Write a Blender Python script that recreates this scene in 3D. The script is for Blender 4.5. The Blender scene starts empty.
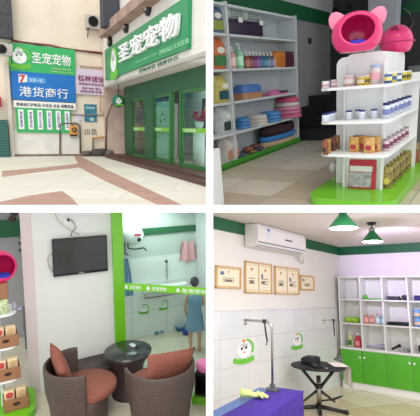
import bpy, bmesh, math, random
from mathutils import Matrix, Vector, Euler
random.seed(7)
PI = math.pi
C = bpy.context.scene.collection
CAM_Z = 3.5            # height of the camera above the site
FPX = 400.0            # focal length in pixels of the 420 x 416 frame

# ------------------------------------------------------------------ rooms
# The place is a cut-away block of four shop spaces (two above, two below),
# each a rigid set with its own right-angled frame: X / Y in plan, Z up.
class Room:
    def __init__(s, R, cpos, sx, sz):
        s.R = Matrix(R); s.C = Vector(cpos); s.sx = sx; s.sz = sz; s.roots = []
        A = Matrix(((1,0,0),(0,0,1),(0,-1,0)))            # view axes -> world axes
        L = A @ s.R
        # exact rotation (removes the rounding of the numbers)
        L = L.to_quaternion().normalized().to_matrix()
        t = Vector((0,0,CAM_Z)) - L @ s.C
        s.M = Matrix.Translation(t) @ L.to_4x4()
        s.Rt = s.R.transposed()
    def on(s, u, v, ax, val):                             # where a sight line meets a plane of the room
        d = s.Rt @ Vector(((u-210)/FPX, (v-208)/FPX, 1)); i = 'xyz'.index(ax)
        return s.C + d * ((val - s.C[i]) / d[i])
STREET = Room([[0.88215,-0.47033,0.02458],[-0.06857,-0.17991,-0.98129],[0.46595,0.86396,-0.19096]], (1.8919,-20.2099,1.3821), -1, 1)
STORE  = Room([[0.58301,-0.80781,-0.08681],[-0.28138,-0.10053,-0.95431],[0.76218,0.5808,-0.28592]], (-4.7968,-3.0963,1.0954), 1, 1)
LOUNGE = Room([[0.90549,-0.42437,-0.00076],[-0.05169,-0.10851,-0.99275],[0.42121,0.89896,-0.12019]], (-0.3111,-5.3803,3.0170), -1, -1)
SALON  = Room([[0.75938,0.65026,0.02253],[-0.12032,0.17437,-0.9773],[-0.63942,0.73943,0.21065]], (3.2336,-7.6901,1.562), 1, -1)
room = STREET

# ------------------------------------------------------------------ materials
def lin(c):
    c = c/255.0
    return c/12.92 if c <= 0.04045 else ((c+0.055)/1.055)**2.4
def col(rgb): return (lin(rgb[0]), lin(rgb[1]), lin(rgb[2]), 1)
_m = {}
def mat(name, rgb, rough=.6, metal=0, noise=None, emit=0, bump=None, alpha=None, coat=0, spec=.5):
    if name in _m: return _m[name]
    m = bpy.data.materials.new(name); m.use_nodes = True; nt = m.node_tree; N = nt.nodes; L = nt.links
    b = N['Principled BSDF']
    b.inputs['Base Color'].default_value = col(rgb); b.inputs['Roughness'].default_value = rough
    b.inputs['Metallic'].default_value = metal; b.inputs['Coat Weight'].default_value = coat
    b.inputs['Specular IOR Level'].default_value = spec
    if emit:
        b.inputs['Emission Color'].default_value = col(rgb); b.inputs['Emission Strength'].default_value = emit
    if noise:                                            # (scale, amount) or (scale, amount, second colour)
        tc = N.new('ShaderNodeTexCoord'); n = N.new('ShaderNodeTexNoise'); n.inputs['Scale'].default_value = noise[0]
        n.inputs['Detail'].default_value = 4; L.new(tc.outputs['Object'], n.inputs['Vector'])
        mx = N.new('ShaderNodeMix'); mx.data_type = 'RGBA'
        c2 = col(noise[2]) if len(noise) > 2 else tuple(max(0, x*(1-noise[1])) for x in col(rgb)[:3])+(1,)
        mx.inputs[6].default_value = col(rgb); mx.inputs[7].default_value = c2
        r = N.new('ShaderNodeMapRange'); r.inputs[1].default_value = .38; r.inputs[2].default_value = .68
        r.inputs[4].default_value = 1 if len(noise) < 3 else noise[1]
        L.new(n.outputs['Fac'], r.inputs[0]); L.new(r.outputs[0], mx.inputs[0]); L.new(mx.outputs[2], b.inputs['Base Color'])
    if bump:
        tc = N.new('ShaderNodeTexCoord'); n = N.new('ShaderNodeTexNoise'); n.inputs['Scale'].default_value = bump[0]
        L.new(tc.outputs['Object'], n.inputs['Vector']); bp = N.new('ShaderNodeBump'); bp.inputs['Strength'].default_value = bump[1]
        L.new(n.outputs['Fac'], bp.inputs['Height']); L.new(bp.outputs[0], b.inputs['Normal'])
    if alpha is not None:
        b.inputs['Alpha'].default_value = alpha
    _m[name] = m; return m
def glass(name, rgb=(225,235,232), see=.8, rough=.03, ior=1.45):
    if name in _m: return _m[name]
    m = bpy.data.materials.new(name); m.use_nodes = True; nt = m.node_tree; N = nt.nodes; L = nt.links
    N.remove(N['Principled BSDF']); out = N['Material Output']
    t = N.new('ShaderNodeBsdfTransparent'); t.inputs[0].default_value = col(rgb)
    g = N.new('ShaderNodeBsdfGlossy'); g.inputs['Roughness'].default_value = rough; g.inputs[0].default_value = (.9,.95,.95,1)
    fr = N.new('ShaderNodeFresnel'); fr.inputs[0].default_value = ior
    mt = N.new('ShaderNodeMath'); mt.operation = 'ADD'; mt.inputs[1].default_value = 1-see-.04 if see < .96 else 0
    L.new(fr.outputs[0], mt.inputs[0]); mx = N.new('ShaderNodeMixShader')
    ge = N.new('ShaderNodeNewGeometry'); iv = N.new('ShaderNodeMath'); iv.operation = 'SUBTRACT'; iv.inputs[0].default_value = 1   # reflect on the outer face only
    ml = N.new('ShaderNodeMath'); ml.operation = 'MULTIPLY'; L.new(ge.outputs['Backfacing'], iv.inputs[1]); L.new(mt.outputs[0], ml.inputs[0]); L.new(iv.outputs[0], ml.inputs[1])
    L.new(ml.outputs[0], mx.inputs[0]); L.new(t.outputs[0], mx.inputs[1]); L.new(g.outputs[0], mx.inputs[2]); L.new(mx.outputs[0], out.inputs[0])
    _m[name] = m; return m
def tiles(name, rgb, grout, size, wd=.012, axes='xy', rough=.35, rgb2=None, offset=0, bumpy=.2, rot=0, shift=(0,0)):
    if name in _m: return _m[name]
    m = bpy.data.materials.new(name); m.use_nodes = True; nt = m.node_tree; N = nt.nodes; L = nt.links
    b = N['Principled BSDF']; b.inputs['Roughness'].default_value = rough
    tc = N.new('ShaderNodeTexCoord'); sp = N.new('ShaderNodeSeparateXYZ'); cb = N.new('ShaderNodeCombineXYZ')
    L.new(tc.outputs['Object'], sp.inputs[0])
    L.new(sp.outputs['XYZ'.index(axes[0].upper())], cb.inputs[0]); L.new(sp.outputs['XYZ'.index(axes[1].upper())], cb.inputs[1])
    mp = N.new('ShaderNodeMapping'); mp.inputs['Rotation'].default_value = (0,0,rot); mp.inputs['Location'].default_value = (shift[0],shift[1],0)
    L.new(cb.outputs[0], mp.inputs[0])
    br = N.new('ShaderNodeTexBrick'); br.offset = offset; br.squash = 1; br.inputs['Scale'].default_value = 1
    br.inputs['Brick Width'].default_value = size[0]; br.inputs['Row Height'].default_value = size[1]
    br.inputs['Mortar Size'].default_value = wd; br.inputs['Mortar Smooth'].default_value = .3
    br.inputs['Color1'].default_value = col(rgb); br.inputs['Color2'].default_value = col(rgb2 or rgb); br.inputs['Mortar'].default_value = col(grout)
    L.new(mp.outputs[0], br.inputs[0])
    n = N.new('ShaderNodeTexNoise'); n.inputs['Scale'].default_value = 2.5; n.inputs['Detail'].default_value = 6; L.new(tc.outputs['Object'], n.inputs['Vector'])
    r = N.new('ShaderNodeMapRange'); r.inputs[3].default_value = .9; r.inputs[4].default_value = 1.06; L.new(n.outputs['Fac'], r.inputs[0])
    mm = N.new('ShaderNodeVectorMath'); mm.operation = 'SCALE'; L.new(br.outputs['Color'], mm.inputs[0]); L.new(r.outputs[0], mm.inputs['Scale'])
    L.new(mm.outputs[0], b.inputs['Base Color'])
    _m[name] = m; return m
def weave(name, a, bcol, sc=70):
    if name in _m: return _m[name]
    m = bpy.data.materials.new(name); m.use_nodes = True; nt = m.node_tree; N = nt.nodes; L = nt.links
    b = N['Principled BSDF']; b.inputs['Roughness'].default_value = .5
    tc = N.new('ShaderNodeTexCoord')
    w1 = N.new('ShaderNodeTexWave'); w1.bands_direction = 'Z'; w1.inputs['Scale'].default_value = sc/3; w1.inputs['Distortion'].default_value = 1.5
    w2 = N.new('ShaderNodeTexNoise'); w2.inputs['Scale'].default_value = sc
    L.new(tc.outputs['Object'], w1.inputs['Vector']); L.new(tc.outputs['Object'], w2.inputs['Vector'])
    ad = N.new('ShaderNodeMath'); ad.operation = 'MULTIPLY'; L.new(w1.outputs['Fac'], ad.inputs[0]); L.new(w2.outputs['Fac'], ad.inputs[1])
    mx = N.new('ShaderNodeMix'); mx.data_type = 'RGBA'; mx.inputs[6].default_value = col(bcol); mx.inputs[7].default_value = col(a)
    r = N.new('ShaderNodeMapRange'); r.inputs[1].default_value = .05; r.inputs[2].default_value = .45
    L.new(ad.outputs[0], r.inputs[0]); L.new(r.outputs[0], mx.inputs[0]); L.new(mx.outputs[2], b.inputs['Base Color'])
    bp = N.new('ShaderNodeBump'); bp.inputs['Strength'].default_value = .5; bp.inputs['Distance'].default_value = .01
    L.new(ad.outputs[0], bp.inputs['Height']); L.new(bp.outputs[0], b.inputs['Normal'])
    _m[name] = m; return m

# ------------------------------------------------------------------ mesh building
T = Matrix.Translation
def RX(a): return Matrix.Rotation(a,4,'X')
def RY(a): return Matrix.Rotation(a,4,'Y')
def RZ(a): return Matrix.Rotation(a,4,'Z')
def FR(o, x, y, z): return Matrix((( x[0],y[0],z[0],o[0]),(x[1],y[1],z[1],o[1]),(x[2],y[2],z[2],o[2]),(0,0,0,1)))
def onY(x, y, z): return FR((x,y,z),(1,0,0),(0,0,1),(0,-1,0))    # drawing plane on a wall that faces -Y
def onX(x, y, z): return FR((x,y,z),(0,1,0),(0,0,1),(1,0,0))     # on a wall that faces +X
def onNX(x, y, z): return FR((x,y,z),(0,-1,0),(0,0,1),(-1,0,0))  # on a wall that faces -X
class G:
    def __init__(s): s.bm = bmesh.new(); s.mi = 0
    def _new(s, before, M, smooth):
        fs = [f for f in s.bm.faces if f.index == -1 or f not in before]
        return fs
    def poly(s, vs, fs, M=None, smooth=False):
        M = M or Matrix(); bv = [s.bm.verts.new(M @ Vector(v)) for v in vs]
        flip = M.to_3x3().determinant() < 0
        for f in fs:
            try:
                q = s.bm.faces.new([bv[i] for i in (reversed(f) if flip else f)]); q.material_index = s.mi; q.smooth = smooth
            except ValueError: pass
        return s
    def box(s, a, b, M=None, bev=0):
        x0,y0,z0 = [min(p,q) for p,q in zip(a,b)]; x1,y1,z1 = [max(p,q) for p,q in zip(a,b)]
        if bev <= 0:
            v = [(x0,y0,z0),(x1,y0,z0),(x1,y1,z0),(x0,y1,z0),(x0,y0,z1),(x1,y0,z1),(x1,y1,z1),(x0,y1,z1)]
            return s.poly(v, [(0,3,2,1),(4,5,6,7),(0,1,5,4),(1,2,6,5),(2,3,7,6),(3,0,4,7)], M)
        t = bmesh.new(); bmesh.ops.create_cube(t, size=1)
        for w in t.verts: w.co = Vector((x0+(w.co.x+.5)*(x1-x0), y0+(w.co.y+.5)*(y1-y0), z0+(w.co.z+.5)*(z1-z0)))
        bmesh.ops.bevel(t, geom=t.edges[:], offset=min(bev, .49*min(x1-x0,y1-y0,z1-z0)), segments=3, affect='EDGES', profile=.5)
        t.verts.index_update(); vs = [w.co.copy() for w in t.verts]; fs = [[w.index for w in f.verts] for f in t.faces]; t.free()
        return s.poly(vs, fs, M, True)
    def lathe(s, prof, n=24, M=None, a0=0, a1=2*PI, smooth=True, caps=True):
        full = abs(a1-a0-2*PI) < 1e-6; k = n if full else n+1; vs = []; fs = []
        for i in range(k):
            a = a0+(a1-a0)*i/n
            for r,z in prof: vs.append((max(r,1e-5)*math.cos(a), max(r,1e-5)*math.sin(a), z))
        p = len(prof)
        for i in range(n):
            j = (i+1) % k
            for q in range(p-1): fs.append((i*p+q, j*p+q, j*p+q+1, i*p+q+1))
        if full and caps:
            if prof[0][0] > 1e-4: fs.append([i*p for i in range(k)][::-1])
            if prof[-1][0] > 1e-4: fs.append([i*p+p-1 for i in range(k)])
        if not full and caps:
            fs.append([q for q in range(p)][::-1] if False else list(range(p))); fs.append([(k-1)*p+q for q in range(p)][::-1])
        return s.poly(vs, fs, M, smooth)
    def cyl(s, r, h, M=None, n=20, r2=None): return s.lathe([(r,0),(r if r2 is None else r2,h)], n, M)
    def rod(s, a, b, r, n=10, r2=None):
        a, b = Vector(a), Vector(b); d = b-a; q = d.to_track_quat('Z','Y').to_matrix().to_4x4()
        return s.lathe([(r,0),(r if r2 is None else r2,d.length)], n, T(a) @ q)
    def tube(s, pts, r, n=8):
        pts = [Vector(p) for p in pts]; rings = []; vs = []; fs = []
        up = Vector((.13,.21,.97))
        for i,p in enumerate(pts):
            d = (pts[min(i+1,len(pts)-1)]-pts[max(i-1,0)]).normalized()
            x = d.cross(up)
            if x.length < 1e-3: x = d.cross(Vector((1,0,0)))
            x.normalize(); y = d.cross(x)
            rr = r[i] if isinstance(r,(list,tuple)) else r
            for k in range(n):
                a = 2*PI*k/n; vs.append(p+x*math.cos(a)*rr+y*math.sin(a)*rr)
        for i in range(len(pts)-1):
            for k in range(n):
                k2 = (k+1)%n; fs.append((i*n+k, i*n+k2, (i+1)*n+k2, (i+1)*n+k))
        fs.append(list(range(n))[::-1]); fs.append([(len(pts)-1)*n+k for k in range(n)])
        return s.poly(vs, fs, None, True)
    def prism(s, pts, h, M=None, smooth=False):          # outline in local xy, pulled up by h
        n = len(pts); area = sum(pts[i][0]*pts[(i+1)%n][1]-pts[(i+1)%n][0]*pts[i][1] for i in range(n))
        if area < 0: pts = pts[::-1]
        vs = [(x,y,0) for x,y in pts]+[(x,y,h) for x,y in pts]
        fs = [list(range(n))[::-1], [n+i for i in range(n)]]+[(i,(i+1)%n,n+(i+1)%n,n+i) for i in range(n)]
        return s.poly(vs, fs, M, smooth)
    def ball(s, r, M=None, n=16, m=10, p=1):             # r = (rx,ry,rz), p<1 squarer
        vs = []; fs = []
        def sg(x): return math.copysign(abs(x)**p, x)
        for i in range(m+1):
            t = -PI/2+PI*i/m
            for k in range(n):
                a = 2*PI*k/n; vs.append((r[0]*sg(math.cos(t))*sg(math.cos(a)), r[1]*sg(math.cos(t))*sg(math.sin(a)), r[2]*sg(math.sin(t))))
        for i in range(m):
            for k in range(n): fs.append((i*n+k, i*n+(k+1)%n, (i+1)*n+(k+1)%n, (i+1)*n+k))
        s.poly(vs, fs, M, True); bmesh.ops.remove_doubles(s.bm, verts=s.bm.verts[-len(vs):], dist=1e-5); return s
    def grid(s, fn, nu, nv, M=None, close_u=False, smooth=True):
        vs = [fn(i/nu, j/nv) for j in range(nv+1) for i in range(nu+1)]
        fs = [(j*(nu+1)+i, j*(nu+1)+i+1, (j+1)*(nu+1)+i+1, (j+1)*(nu+1)+i) for j in range(nv) for i in range(nu)]
        return s.poly(vs, fs, M, smooth)
    def text(s, body, w, h, M, depth=.004, bold=0, spread=True, vert=False):    # lettering fitted into a w x h box, origin at its lower left
        body2 = '\n'.join(body) if vert else body
        c = bpy.data.curves.new('t','FONT'); c.body = body2; c.resolution_u = 2; c.extrude = .05; c.offset = bold; c.space_line = .95
        o = bpy.data.objects.new('t', c); C.objects.link(o)
        me = bpy.data.meshes.new_from_object(o.evaluated_get(bpy.context.evaluated_depsgraph_get()))
        vs = [v.co.copy() for v in me.vertices]
        if vs:
            x0 = min(v.x for v in vs); x1 = max(v.x for v in vs); y0 = min(v.y for v in vs); y1 = max(v.y for v in vs)
            sx = w/(x1-x0); sy = h/(y1-y0)
            vs = [((v.x-x0)*sx, (v.y-y0)*sy, (v.z+.05)*depth/.1) for v in vs]
            s.poly(vs, [list(p.vertices) for p in me.polygons], M)
        bpy.data.objects.remove(o); bpy.data.curves.remove(c); bpy.data.meshes.remove(me); return s
def rrect(w, h, r, n=5, x=0, y=0):
    pts = []
    for cx,cy,a in ((w/2-r,h/2-r,0),(-w/2+r,h/2-r,PI/2),(-w/2+r,-h/2+r,PI),(w/2-r,-h/2+r,1.5*PI)):
        for i in range(n+1): pts.append((x+cx+r*math.cos(a+i*PI/2/n), y+cy+r*math.sin(a+i*PI/2/n)))
    return pts
def ell(rx, ry, n=20, x=0, y=0, a0=0, a1=2*PI):
    return [(x+rx*math.cos(a0+(a1-a0)*i/n), y+ry*math.sin(a0+(a1-a0)*i/n)) for i in range(n if abs(a1-a0-2*PI)<1e-6 else n+1)]
def obj(name, g, mats, parent=None):
    me = bpy.data.meshes.new(name); bmesh.ops.recalc_face_normals(g.bm, faces=g.bm.faces[:]); g.bm.to_mesh(me); g.bm.free()
    for m in (mats if isinstance(mats,(list,tuple)) else [mats]): me.materials.append(m)
    o = bpy.data.objects.new(name, me); C.objects.link(o)
    if parent: o.parent = parent
    else: room.roots.append(o)
    return o
def thing(name, label, cat, loc=(0,0,0), rz=0, group=None):
    o = bpy.data.objects.new(name, None); C.objects.link(o); o.empty_display_size = .1
    o.location = loc; o.rotation_euler = (0,0,rz); room.roots.append(o)
    o['label'] = label; o['category'] = cat
    if group: o['group'] = group
    return o
def tag(o, label, cat, group=None, loc=None, rz=0, kind=None):
    o['label'] = label; o['category'] = cat
    if group: o['group'] = group
    if kind: o['kind'] = kind
    if loc is not None: o.location = loc; o.rotation_euler = (0,0,rz)
    return o
def struct(name, g, m, label=None):
    o = obj(name, g, m); o['kind'] = 'structure'
    if label: o['label'] = label
    return o
def dup(root, loc, rz=None, label=None, group=None, scale=None):
    r = root.copy(); C.objects.link(r); r.location = loc; room.roots.append(r)
    if rz is not None: r.rotation_euler = (0,0,rz)
    if label: r['label'] = label
    if group: r['group'] = group
    if scale: r.scale = scale if isinstance(scale,(list,tuple)) else (scale,)*3
    for ch in list(root.children):
        c = ch.copy(); C.objects.link(c); c.parent = r
        for gc in ch.children:
            d = gc.copy(); C.objects.link(d); d.parent = c
    return r

# shared materials
M_white = mat('white_laminate', (236,236,234), .45)
M_wall = mat('white_wall_paint', (232,230,222), .8, noise=(3,.04))
M_black = mat('black_plastic', (22,22,24), .4)
M_dark = mat('dark_metal', (40,40,42), .4, .6)
M_chrome = mat('brushed_steel', (170,165,160), .3, 1)
M_lime = mat('lime_green_gloss', (112,190,30), .3, coat=.3)
M_green = mat('dark_green_paint', (14,92,52), .5)
M_logo_green = mat('logo_green', (110,195,60), .5)
M_logo_white = mat('logo_white', (248,250,248), .5)
M_orange = mat('logo_orange', (240,150,40), .5)

def logo(name, w, M, parent=None, mats=None, halo=False):
    # rounded white animal head with two tufts, dark eyes, an orange nose and a green swoosh with ribbon below
    g = G(); d = .004
    g.mi = 1
    if halo: g.prism(ell(.44*w,.44*w,28,0,.05*w), d*.5, M)
    g.mi = 0; g.prism(ell(.33*w,.30*w,24,0,.02*w), d, M)
    g.prism(ell(.19*w,.17*w,16,0,.27*w), d, M)
    g.mi = 3; g.prism(ell(.08*w,.07*w,10,-.02*w,.42*w), d*1.5, M)
    g.mi = 2; g.prism(ell(.05*w,.06*w,10,-.12*w,.10*w), d*1.5, M); g.prism(ell(.05*w,.06*w,10,.09*w,.13*w), d*1.5, M)
    g.mi = 3; g.prism(ell(.06*w,.04*w,10,.0,-.05*w), d*1.5, M)
    g.mi = 1
    out = [( (.5*w)*math.cos(a), .1*w+(.42*w)*math.sin(a)) for a in [math.radians(x) for x in range(-30,75,8)]]
    inn = [( (.41*w)*math.cos(a), .1*w+(.34*w)*math.sin(a)) for a in [math.radians(x) for x in range(-30,75,8)]]
    g.prism(out+inn[::-1], d*1.2, M)
    up = [(-.5*w+ i*w/10, -.25*w-.09*w*math.sin(PI*i/10)+(.05*w if i%2 else -.01*w)) for i in range(11)]
    lo = [(-.5*w+ i*w/10, -.44*w-.09*w*math.sin(PI*i/10)) for i in range(11)]
    g.prism(up+lo[::-1], d*1.6, M)
    return obj(name, g, mats or [M_logo_white, M_logo_green, M_black, M_orange], parent)

# ================================================================== cut-away block: dividing wall and slab
class _W:                                                 # plain world frame for the block itself
    roots = []; M = Matrix(); sx = sz = 0
BLOCK = _W(); room = BLOCK
M_cut = mat('white_cut_edge', (255,255,255), .8, emit=0)
g = G(); g.box((-.024,2.4,CAM_Z+.018),(.019,11,CAM_Z+3.2)); struct('wall_divider_upper', g, M_cut)
g = G(); g.box((-.024,2.4,CAM_Z-3.2),(.019,9.5,CAM_Z-.027)); struct('wall_divider_lower', g, M_cut)
g = G(); g.box((-3.6,2.4,CAM_Z-.027),(3.6,11,CAM_Z+.018)); struct('floor_slab', g, M_cut)

# ================================================================== STREET (upper left)
room = STREET; W = room.on
M_stucco = mat('cream_stucco', (240,228,210), .9, noise=(.9,.5,(220,202,182)), bump=(25,.08))
M_pave = tiles('pale_paving', (228,222,208), (200,192,176), (1.9,1.3), .012, 'xy', .7, (220,212,198), .5, rot=.5)
M_band = tiles('brown_paving', (188,150,134), (150,120,108), (.6,.3), .01, 'xy', .75, (178,140,126), .5, rot=.5)
M_step = mat('dark_red_stone', (92,58,52), .5, noise=(12,.4))
M_sgreen = mat('sign_green', (58,182,104), .45)
M_sblue = mat('sign_blue', (24,118,200), .45)
M_shopgreen = mat('shop_sign_green', (34,146,92), .4)
M_txtwhite = mat('white_letters', (250,250,250), .4)
M_txtdark = mat('dark_letters', (50,50,60), .6)
M_red = mat('red_letters', (220,50,40), .5)
M_purple = mat('purple_letters', (140,40,110), .6)
M_frame = mat('green_door_frame', (44,112,50), .4)
M_bluetxt = mat('blue_violet_letters', (96,90,170), .6)
M_pipe = mat('yellow_pipe_paint', (196,150,90), .6)
M_greypipe = mat('grey_pipe', (110,108,104), .6)
M_shopglass = glass('shop_glass', (226,240,234), .97, ior=1.25)

g = G(); g.box((0,-15.5,-.05),(9.0,.3,0)); struct('floor_paving', g, M_pave)
def bandpoly(pts):
    q = [W(u,v,'z',0) for u,v in pts]; return [(p.x,p.y) for p in q]
g = G()
for pts in ([(2,171),(40,168),(80,163.5),(80,167.5),(40,172),(2,177)], [(74,156),(80,156),(105,169),(182,205),(158,205),(105,181),(80,168)], [(-4,203),(30,195.5),(62,191),(72,198),(80,207),(-4,212)]):
    g.prism(bandpoly(pts), .003)
struct('trim_1', g, M_band, 'brown paving bands')
g = G(); g.box((-1.2,0,-.05),(9.0,.3,9)); struct('wall_left', g, M_stucco)
g = G(); g.box((1.8,-.06,0),(7.2,0,.1)); struct('baseboard_left', g, mat('dirty_kerb', (150,130,118), .9, noise=(3,.4)))
# white panelled lower wall (old doors) under the banners
g = G(); a = W(9,138,'y',-.05); b = W(60,154,'y',-.05)
g.box((a.x,-.05,.1),(b.x,0,1.2)); g.box((b.x+.12,-.05,.1),(b.x+.95,0,1.75)); struct('wall_panel', g, mat('white_door_paint', (238,234,228), .7, noise=(2,.12)))

def board(name, u0, u1, z0, z1, m, label, cat, y=-.08, th=.07, wall='Y'):
    t = thing(name, label, cat, ((u0+u1)/2, y, z0)); w = u1-u0; h = z1-z0
    g = G(); g.box((-w/2,-0,0),(w/2,th,h), bev=0); obj('board', g, m, t); return t, w, h
# green sign
t, w, h = board('shop_sign', 2.72, 5.45, 3.70, 4.84, M_sgreen, 'green wall sign with white lettering and animal-head logo, above the blue sign', 'sign', -.16, .1)
g = G(); g.text('圣宠宠物', w*.60, h*.42, onY(-w*.5+w*.33, -.005, h*.34), .03, .012); obj('lettering', g, M_txtwhite, t)
g = G(); g.text('宠物用品 宠物美容', w*.30, h*.07, onY(w*.13, -.005, h*.17), .01); obj('small_lettering', g, mat('pale_yellow_letters', (215,240,170), .5), t)
g = G(); g.text('www.szpet.com', w*.36, h*.06, onY(w*.1, -.005, h*.06), .01); obj('web_address', g, mat('pale_yellow_letters', (215,240,170), .5), t)
LG = [M_logo_white, M_logo_green, mat('logo_grey', (120,140,130), .5), mat('logo_pale', (190,225,170), .5)]
logo('logo', h*.78, onY(-w*.5+w*.15, -.005, h*.5), t, LG)
# blue sign
t, w, h = board('shop_sign', 2.72, 5.42, 2.50, 3.70, M_sblue, 'blue wall sign with red and white number seven badge, under the green sign', 'sign', -.15, .09)
g = G(); g.text('港货商行', w*.76, h*.36, onY(-w*.5+w*.12, -.005, h*.12), .03, .005); g.text('天然一站', w*.2, h*.12, onY(-w*.22, -.005, h*.66), .01); obj('lettering', g, M_txtwhite, t)
g = G(); g.prism([(-.17,-.17),(.17,-.12),(.19,.18),(-.15,.2)], .008, onY(-w*.5+w*.18,-.003,h*.74)); obj('badge', g, M_txtwhite, t)
g = G(); g.text('7', .25, .32, onY(-w*.5+w*.13,-.012,h*.61), .02, .03); obj('number', g, M_red, t)
g = G(); rr = rrrr = rrect(w*.32, h*.2, .05); g.prism(rr, .002, onY(-w*.13,-.001,h*.73)); obj('tag', g, mat('light_blue_tag', (80,160,225), .5), t)
# white strip with dark text
t, w, h = board('shop_sign', 2.78, 5.42, 2.16, 2.46, M_txtwhite, 'narrow white sign strip with dark characters, right below the blue sign', 'sign', -.13, .08)
g = G(); g.text('原装进口护肤品 化妆品 食品 母婴用品', w*.92, h*.5, onY(-w*.46,-.005,h*.22), .01, .01); obj('lettering', g, M_txtdark, t)
# green lower board and six banners
t, w, h = board('notice_board', 2.85, 5.18, 1.08, 2.16, M_sgreen, 'green board hung with white vertical banners, bottom of the sign stack', 'sign', -.12, .07)
pos = ['leftmost','second from left','third from left','third from right','second from right','rightmost']
txt = ['宠物美容','宠物用品','进口食品','进口奶粉','日用百货','化妆用品']
for i in range(6):
    x = 2.85 + .2 + i*.392
    o = thing('hanging_banner', 'white vertical banner with violet characters, %s of the six on the green board' % pos[i], 'banner', (x,-.135,1.22), 0, 'white banners on the green board')
    g = G(); g.box((-.11,0,0),(.11,.012,.86)); obj('panel', g, M_txtwhite, o)
    g = G(); g.text(txt[i], .12, .7, onY(-.06,-.002,.08), .006, .01, vert=True); obj('lettering', g, M_bluetxt, o)
# purple lettered white sign right
a = W(75,72,'y',-.1); b = W(106,94,'y',-.1)
t, w, h = board('shop_sign', a.x, 6.9, 2.9, 4.05, mat('pale_lilac_board', (222,208,226), .5), 'pale lilac sign with purple characters, beside the green shop fascia', 'sign', -.1, .06)
g = G(); g.text('桂林诚信', w*.84, h*.26, onY(-w*.42,-.005,h*.5), .01, .02); obj('heading', g, M_purple, t); g = G(); g.text('宠物医疗用品批发', w*.8, h*.1, onY(-w*.4,-.005,h*.36), .01); obj('line_of_text', g, M_purple, t); g = G()
g.text('电话 地址 营业', w*.6, h*.09, onY(-w*.3,-.005,h*.2), .01); obj('line_of_text', g, M_purple, t); g = G(); g.text('宠物用品专卖', w*.7, h*.1, onY(-w*.36,-.005,h*.07), .01); obj('lettering', g, M_purple, t)
# teal poster
a = W(84,104,'y',-.03); b = W(97,122,'y',-.03)
t = thing('wall_poster', 'teal rectangular poster on the cream wall under the lilac sign', 'poster', ((a.x+b.x)/2,-.04,b.z)); w = b.x-a.x; h = a.z-b.z
g = G(); g.box((-w/2,0,0),(w/2,.035,h)); obj('board', g, mat('poster_teal', (40,120,150), .5, noise=(6,.5,(110,170,190))), t)
g = G(); g.prism(ell(.12,.09,14,.05,.12), .004, onY(0,-.001,0)); obj('printed_figure', g, mat('poster_pale', (180,205,205), .6), t)
g = G(); g.prism(rrect(w*.7,.08,.02,3,0,h*.8), .004, onY(0,-.001,0)); obj('printed_heading', g, mat('poster_pale', (180,205,205), .6), t)
g = G(); a = W(84,129,'y',0); g.text('出售\n招租', .0001+.62, .3, onY(a.x,-.001,a.z-.28), .004); tag(obj('stencilled_writing', g, mat('faded_black', (90,84,90), .8)), 'faded black writing sprayed on the wall under the teal poster', 'writing')
# small notices above the meter
a = W(69,117,'y',-.03)
g = G(); g.box((-.2,0,-.22),(.2,.02,.22)); tag(obj('notice_sheet', g, mat('cream_sheet', (225,225,205), .7)), 'cream notice sheet on the wall above the gas meter', 'notice', loc=(a.x-.25,-.03,a.z))
g = G(); g.box((-.13,0,-.17),(.13,.02,.17)); tag(obj('notice_sheet', g, mat('lilac_sheet', (215,210,240), .7)), 'white-lilac notice sheet left of the teal poster', 'notice', loc=(a.x+.45,-.03,a.z))
a = W(63,118,'y',-.03)
g = G(); g.box((-.12,0,-.15),(.12,.05,.15)); tag(obj('junction_box', g, mat('rusty_box', (176,120,70), .7)), 'small orange-brown box on the wall beside the green banner board', 'box', loc=(a.x,-.06,a.z))
# gas meter
a = W(73.5,130.5,'y',-.15)
t = thing('gas_meter', 'orange-yellow gas meter with round dial on the white wall', 'meter', (a.x,-.1,a.z-.2))
g = G(); g.box((-.19,-.12,0),(.19,.1,.42), bev=.04); obj('housing', g, mat('meter_orange', (222,160,72), .5), t)
g = G(); g.lathe([(.11,0),(.11,.03),(.09,.035)], 20, T((.02,-.12,.24)) @ RX(PI/2)); obj('dial', g, mat('meter_dial', (60,45,30), .4), t)
g = G(); g.cyl(.045,.012, T((.02,-.155,.24)) @ RX(PI/2)); obj('dial_face', g, mat('meter_yellow', (230,190,90), .5), t)
g = G(); g.box((-.16,-.1,-.06),(.16,.05,0)); obj('bracket', g, M_dark, t)
# pipes
def yw(u,v,y=-.12): return W(u,v,'y',y)
def pipe(name, pts, r, m, label, y=-.12):
    g = G(); g.tube([yw(u,v,y) for u,v in pts], r); return tag(obj(name, g, m), label, 'pipe')
pipe('gas_pipe', [(60,154),(60.3,124),(61,123.5),(72,123.5),(76,123),(77.5,124),(80,125.5),(80.3,153)], .035, mat('dark_grey_pipe', (96,92,90), .6), 'dark grey pipe looping over the gas meter down to the ground')
pipe('gas_pipe', [(74,126),(73,124),(66,117),(61,116.6)], .02, M_pipe, 'thin tan pipe running from the meter top to the box beside the banner board')
pipe('gas_pipe', [(92,138),(104,137),(118,137)], .045, M_pipe, 'ochre horizontal pipe of the low rail in the wall corner')
pipe('gas_pipe', [(93,138),(93,150)], .03, mat('brown_pipe', (98,82,70), .7), 'short brown upright under the left end of the ochre rail')
pipe('wall_cable', [(11,40),(25,42.5),(50,45),(62,48),(80,50.5),(106,53)], .035, mat('red_brown_cable', (150,74,66), .7), 'reddish-brown cable bundle sagging across the wall above the green sign', -.05)
pipe('wall_cable', [(11,41),(30,43),(48,47.5),(70,49),(106,55)], .02, mat('black_cable', (60,50,52), .7), 'thin dark cable under the reddish cable bundle across the wall', -.08)
pipe('wall_pipe', [(80,66),(106,68)], .03, mat('tan_pipe2', (190,160,140), .7), 'tan conduit on the wall above the lilac sign', -.05)
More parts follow.
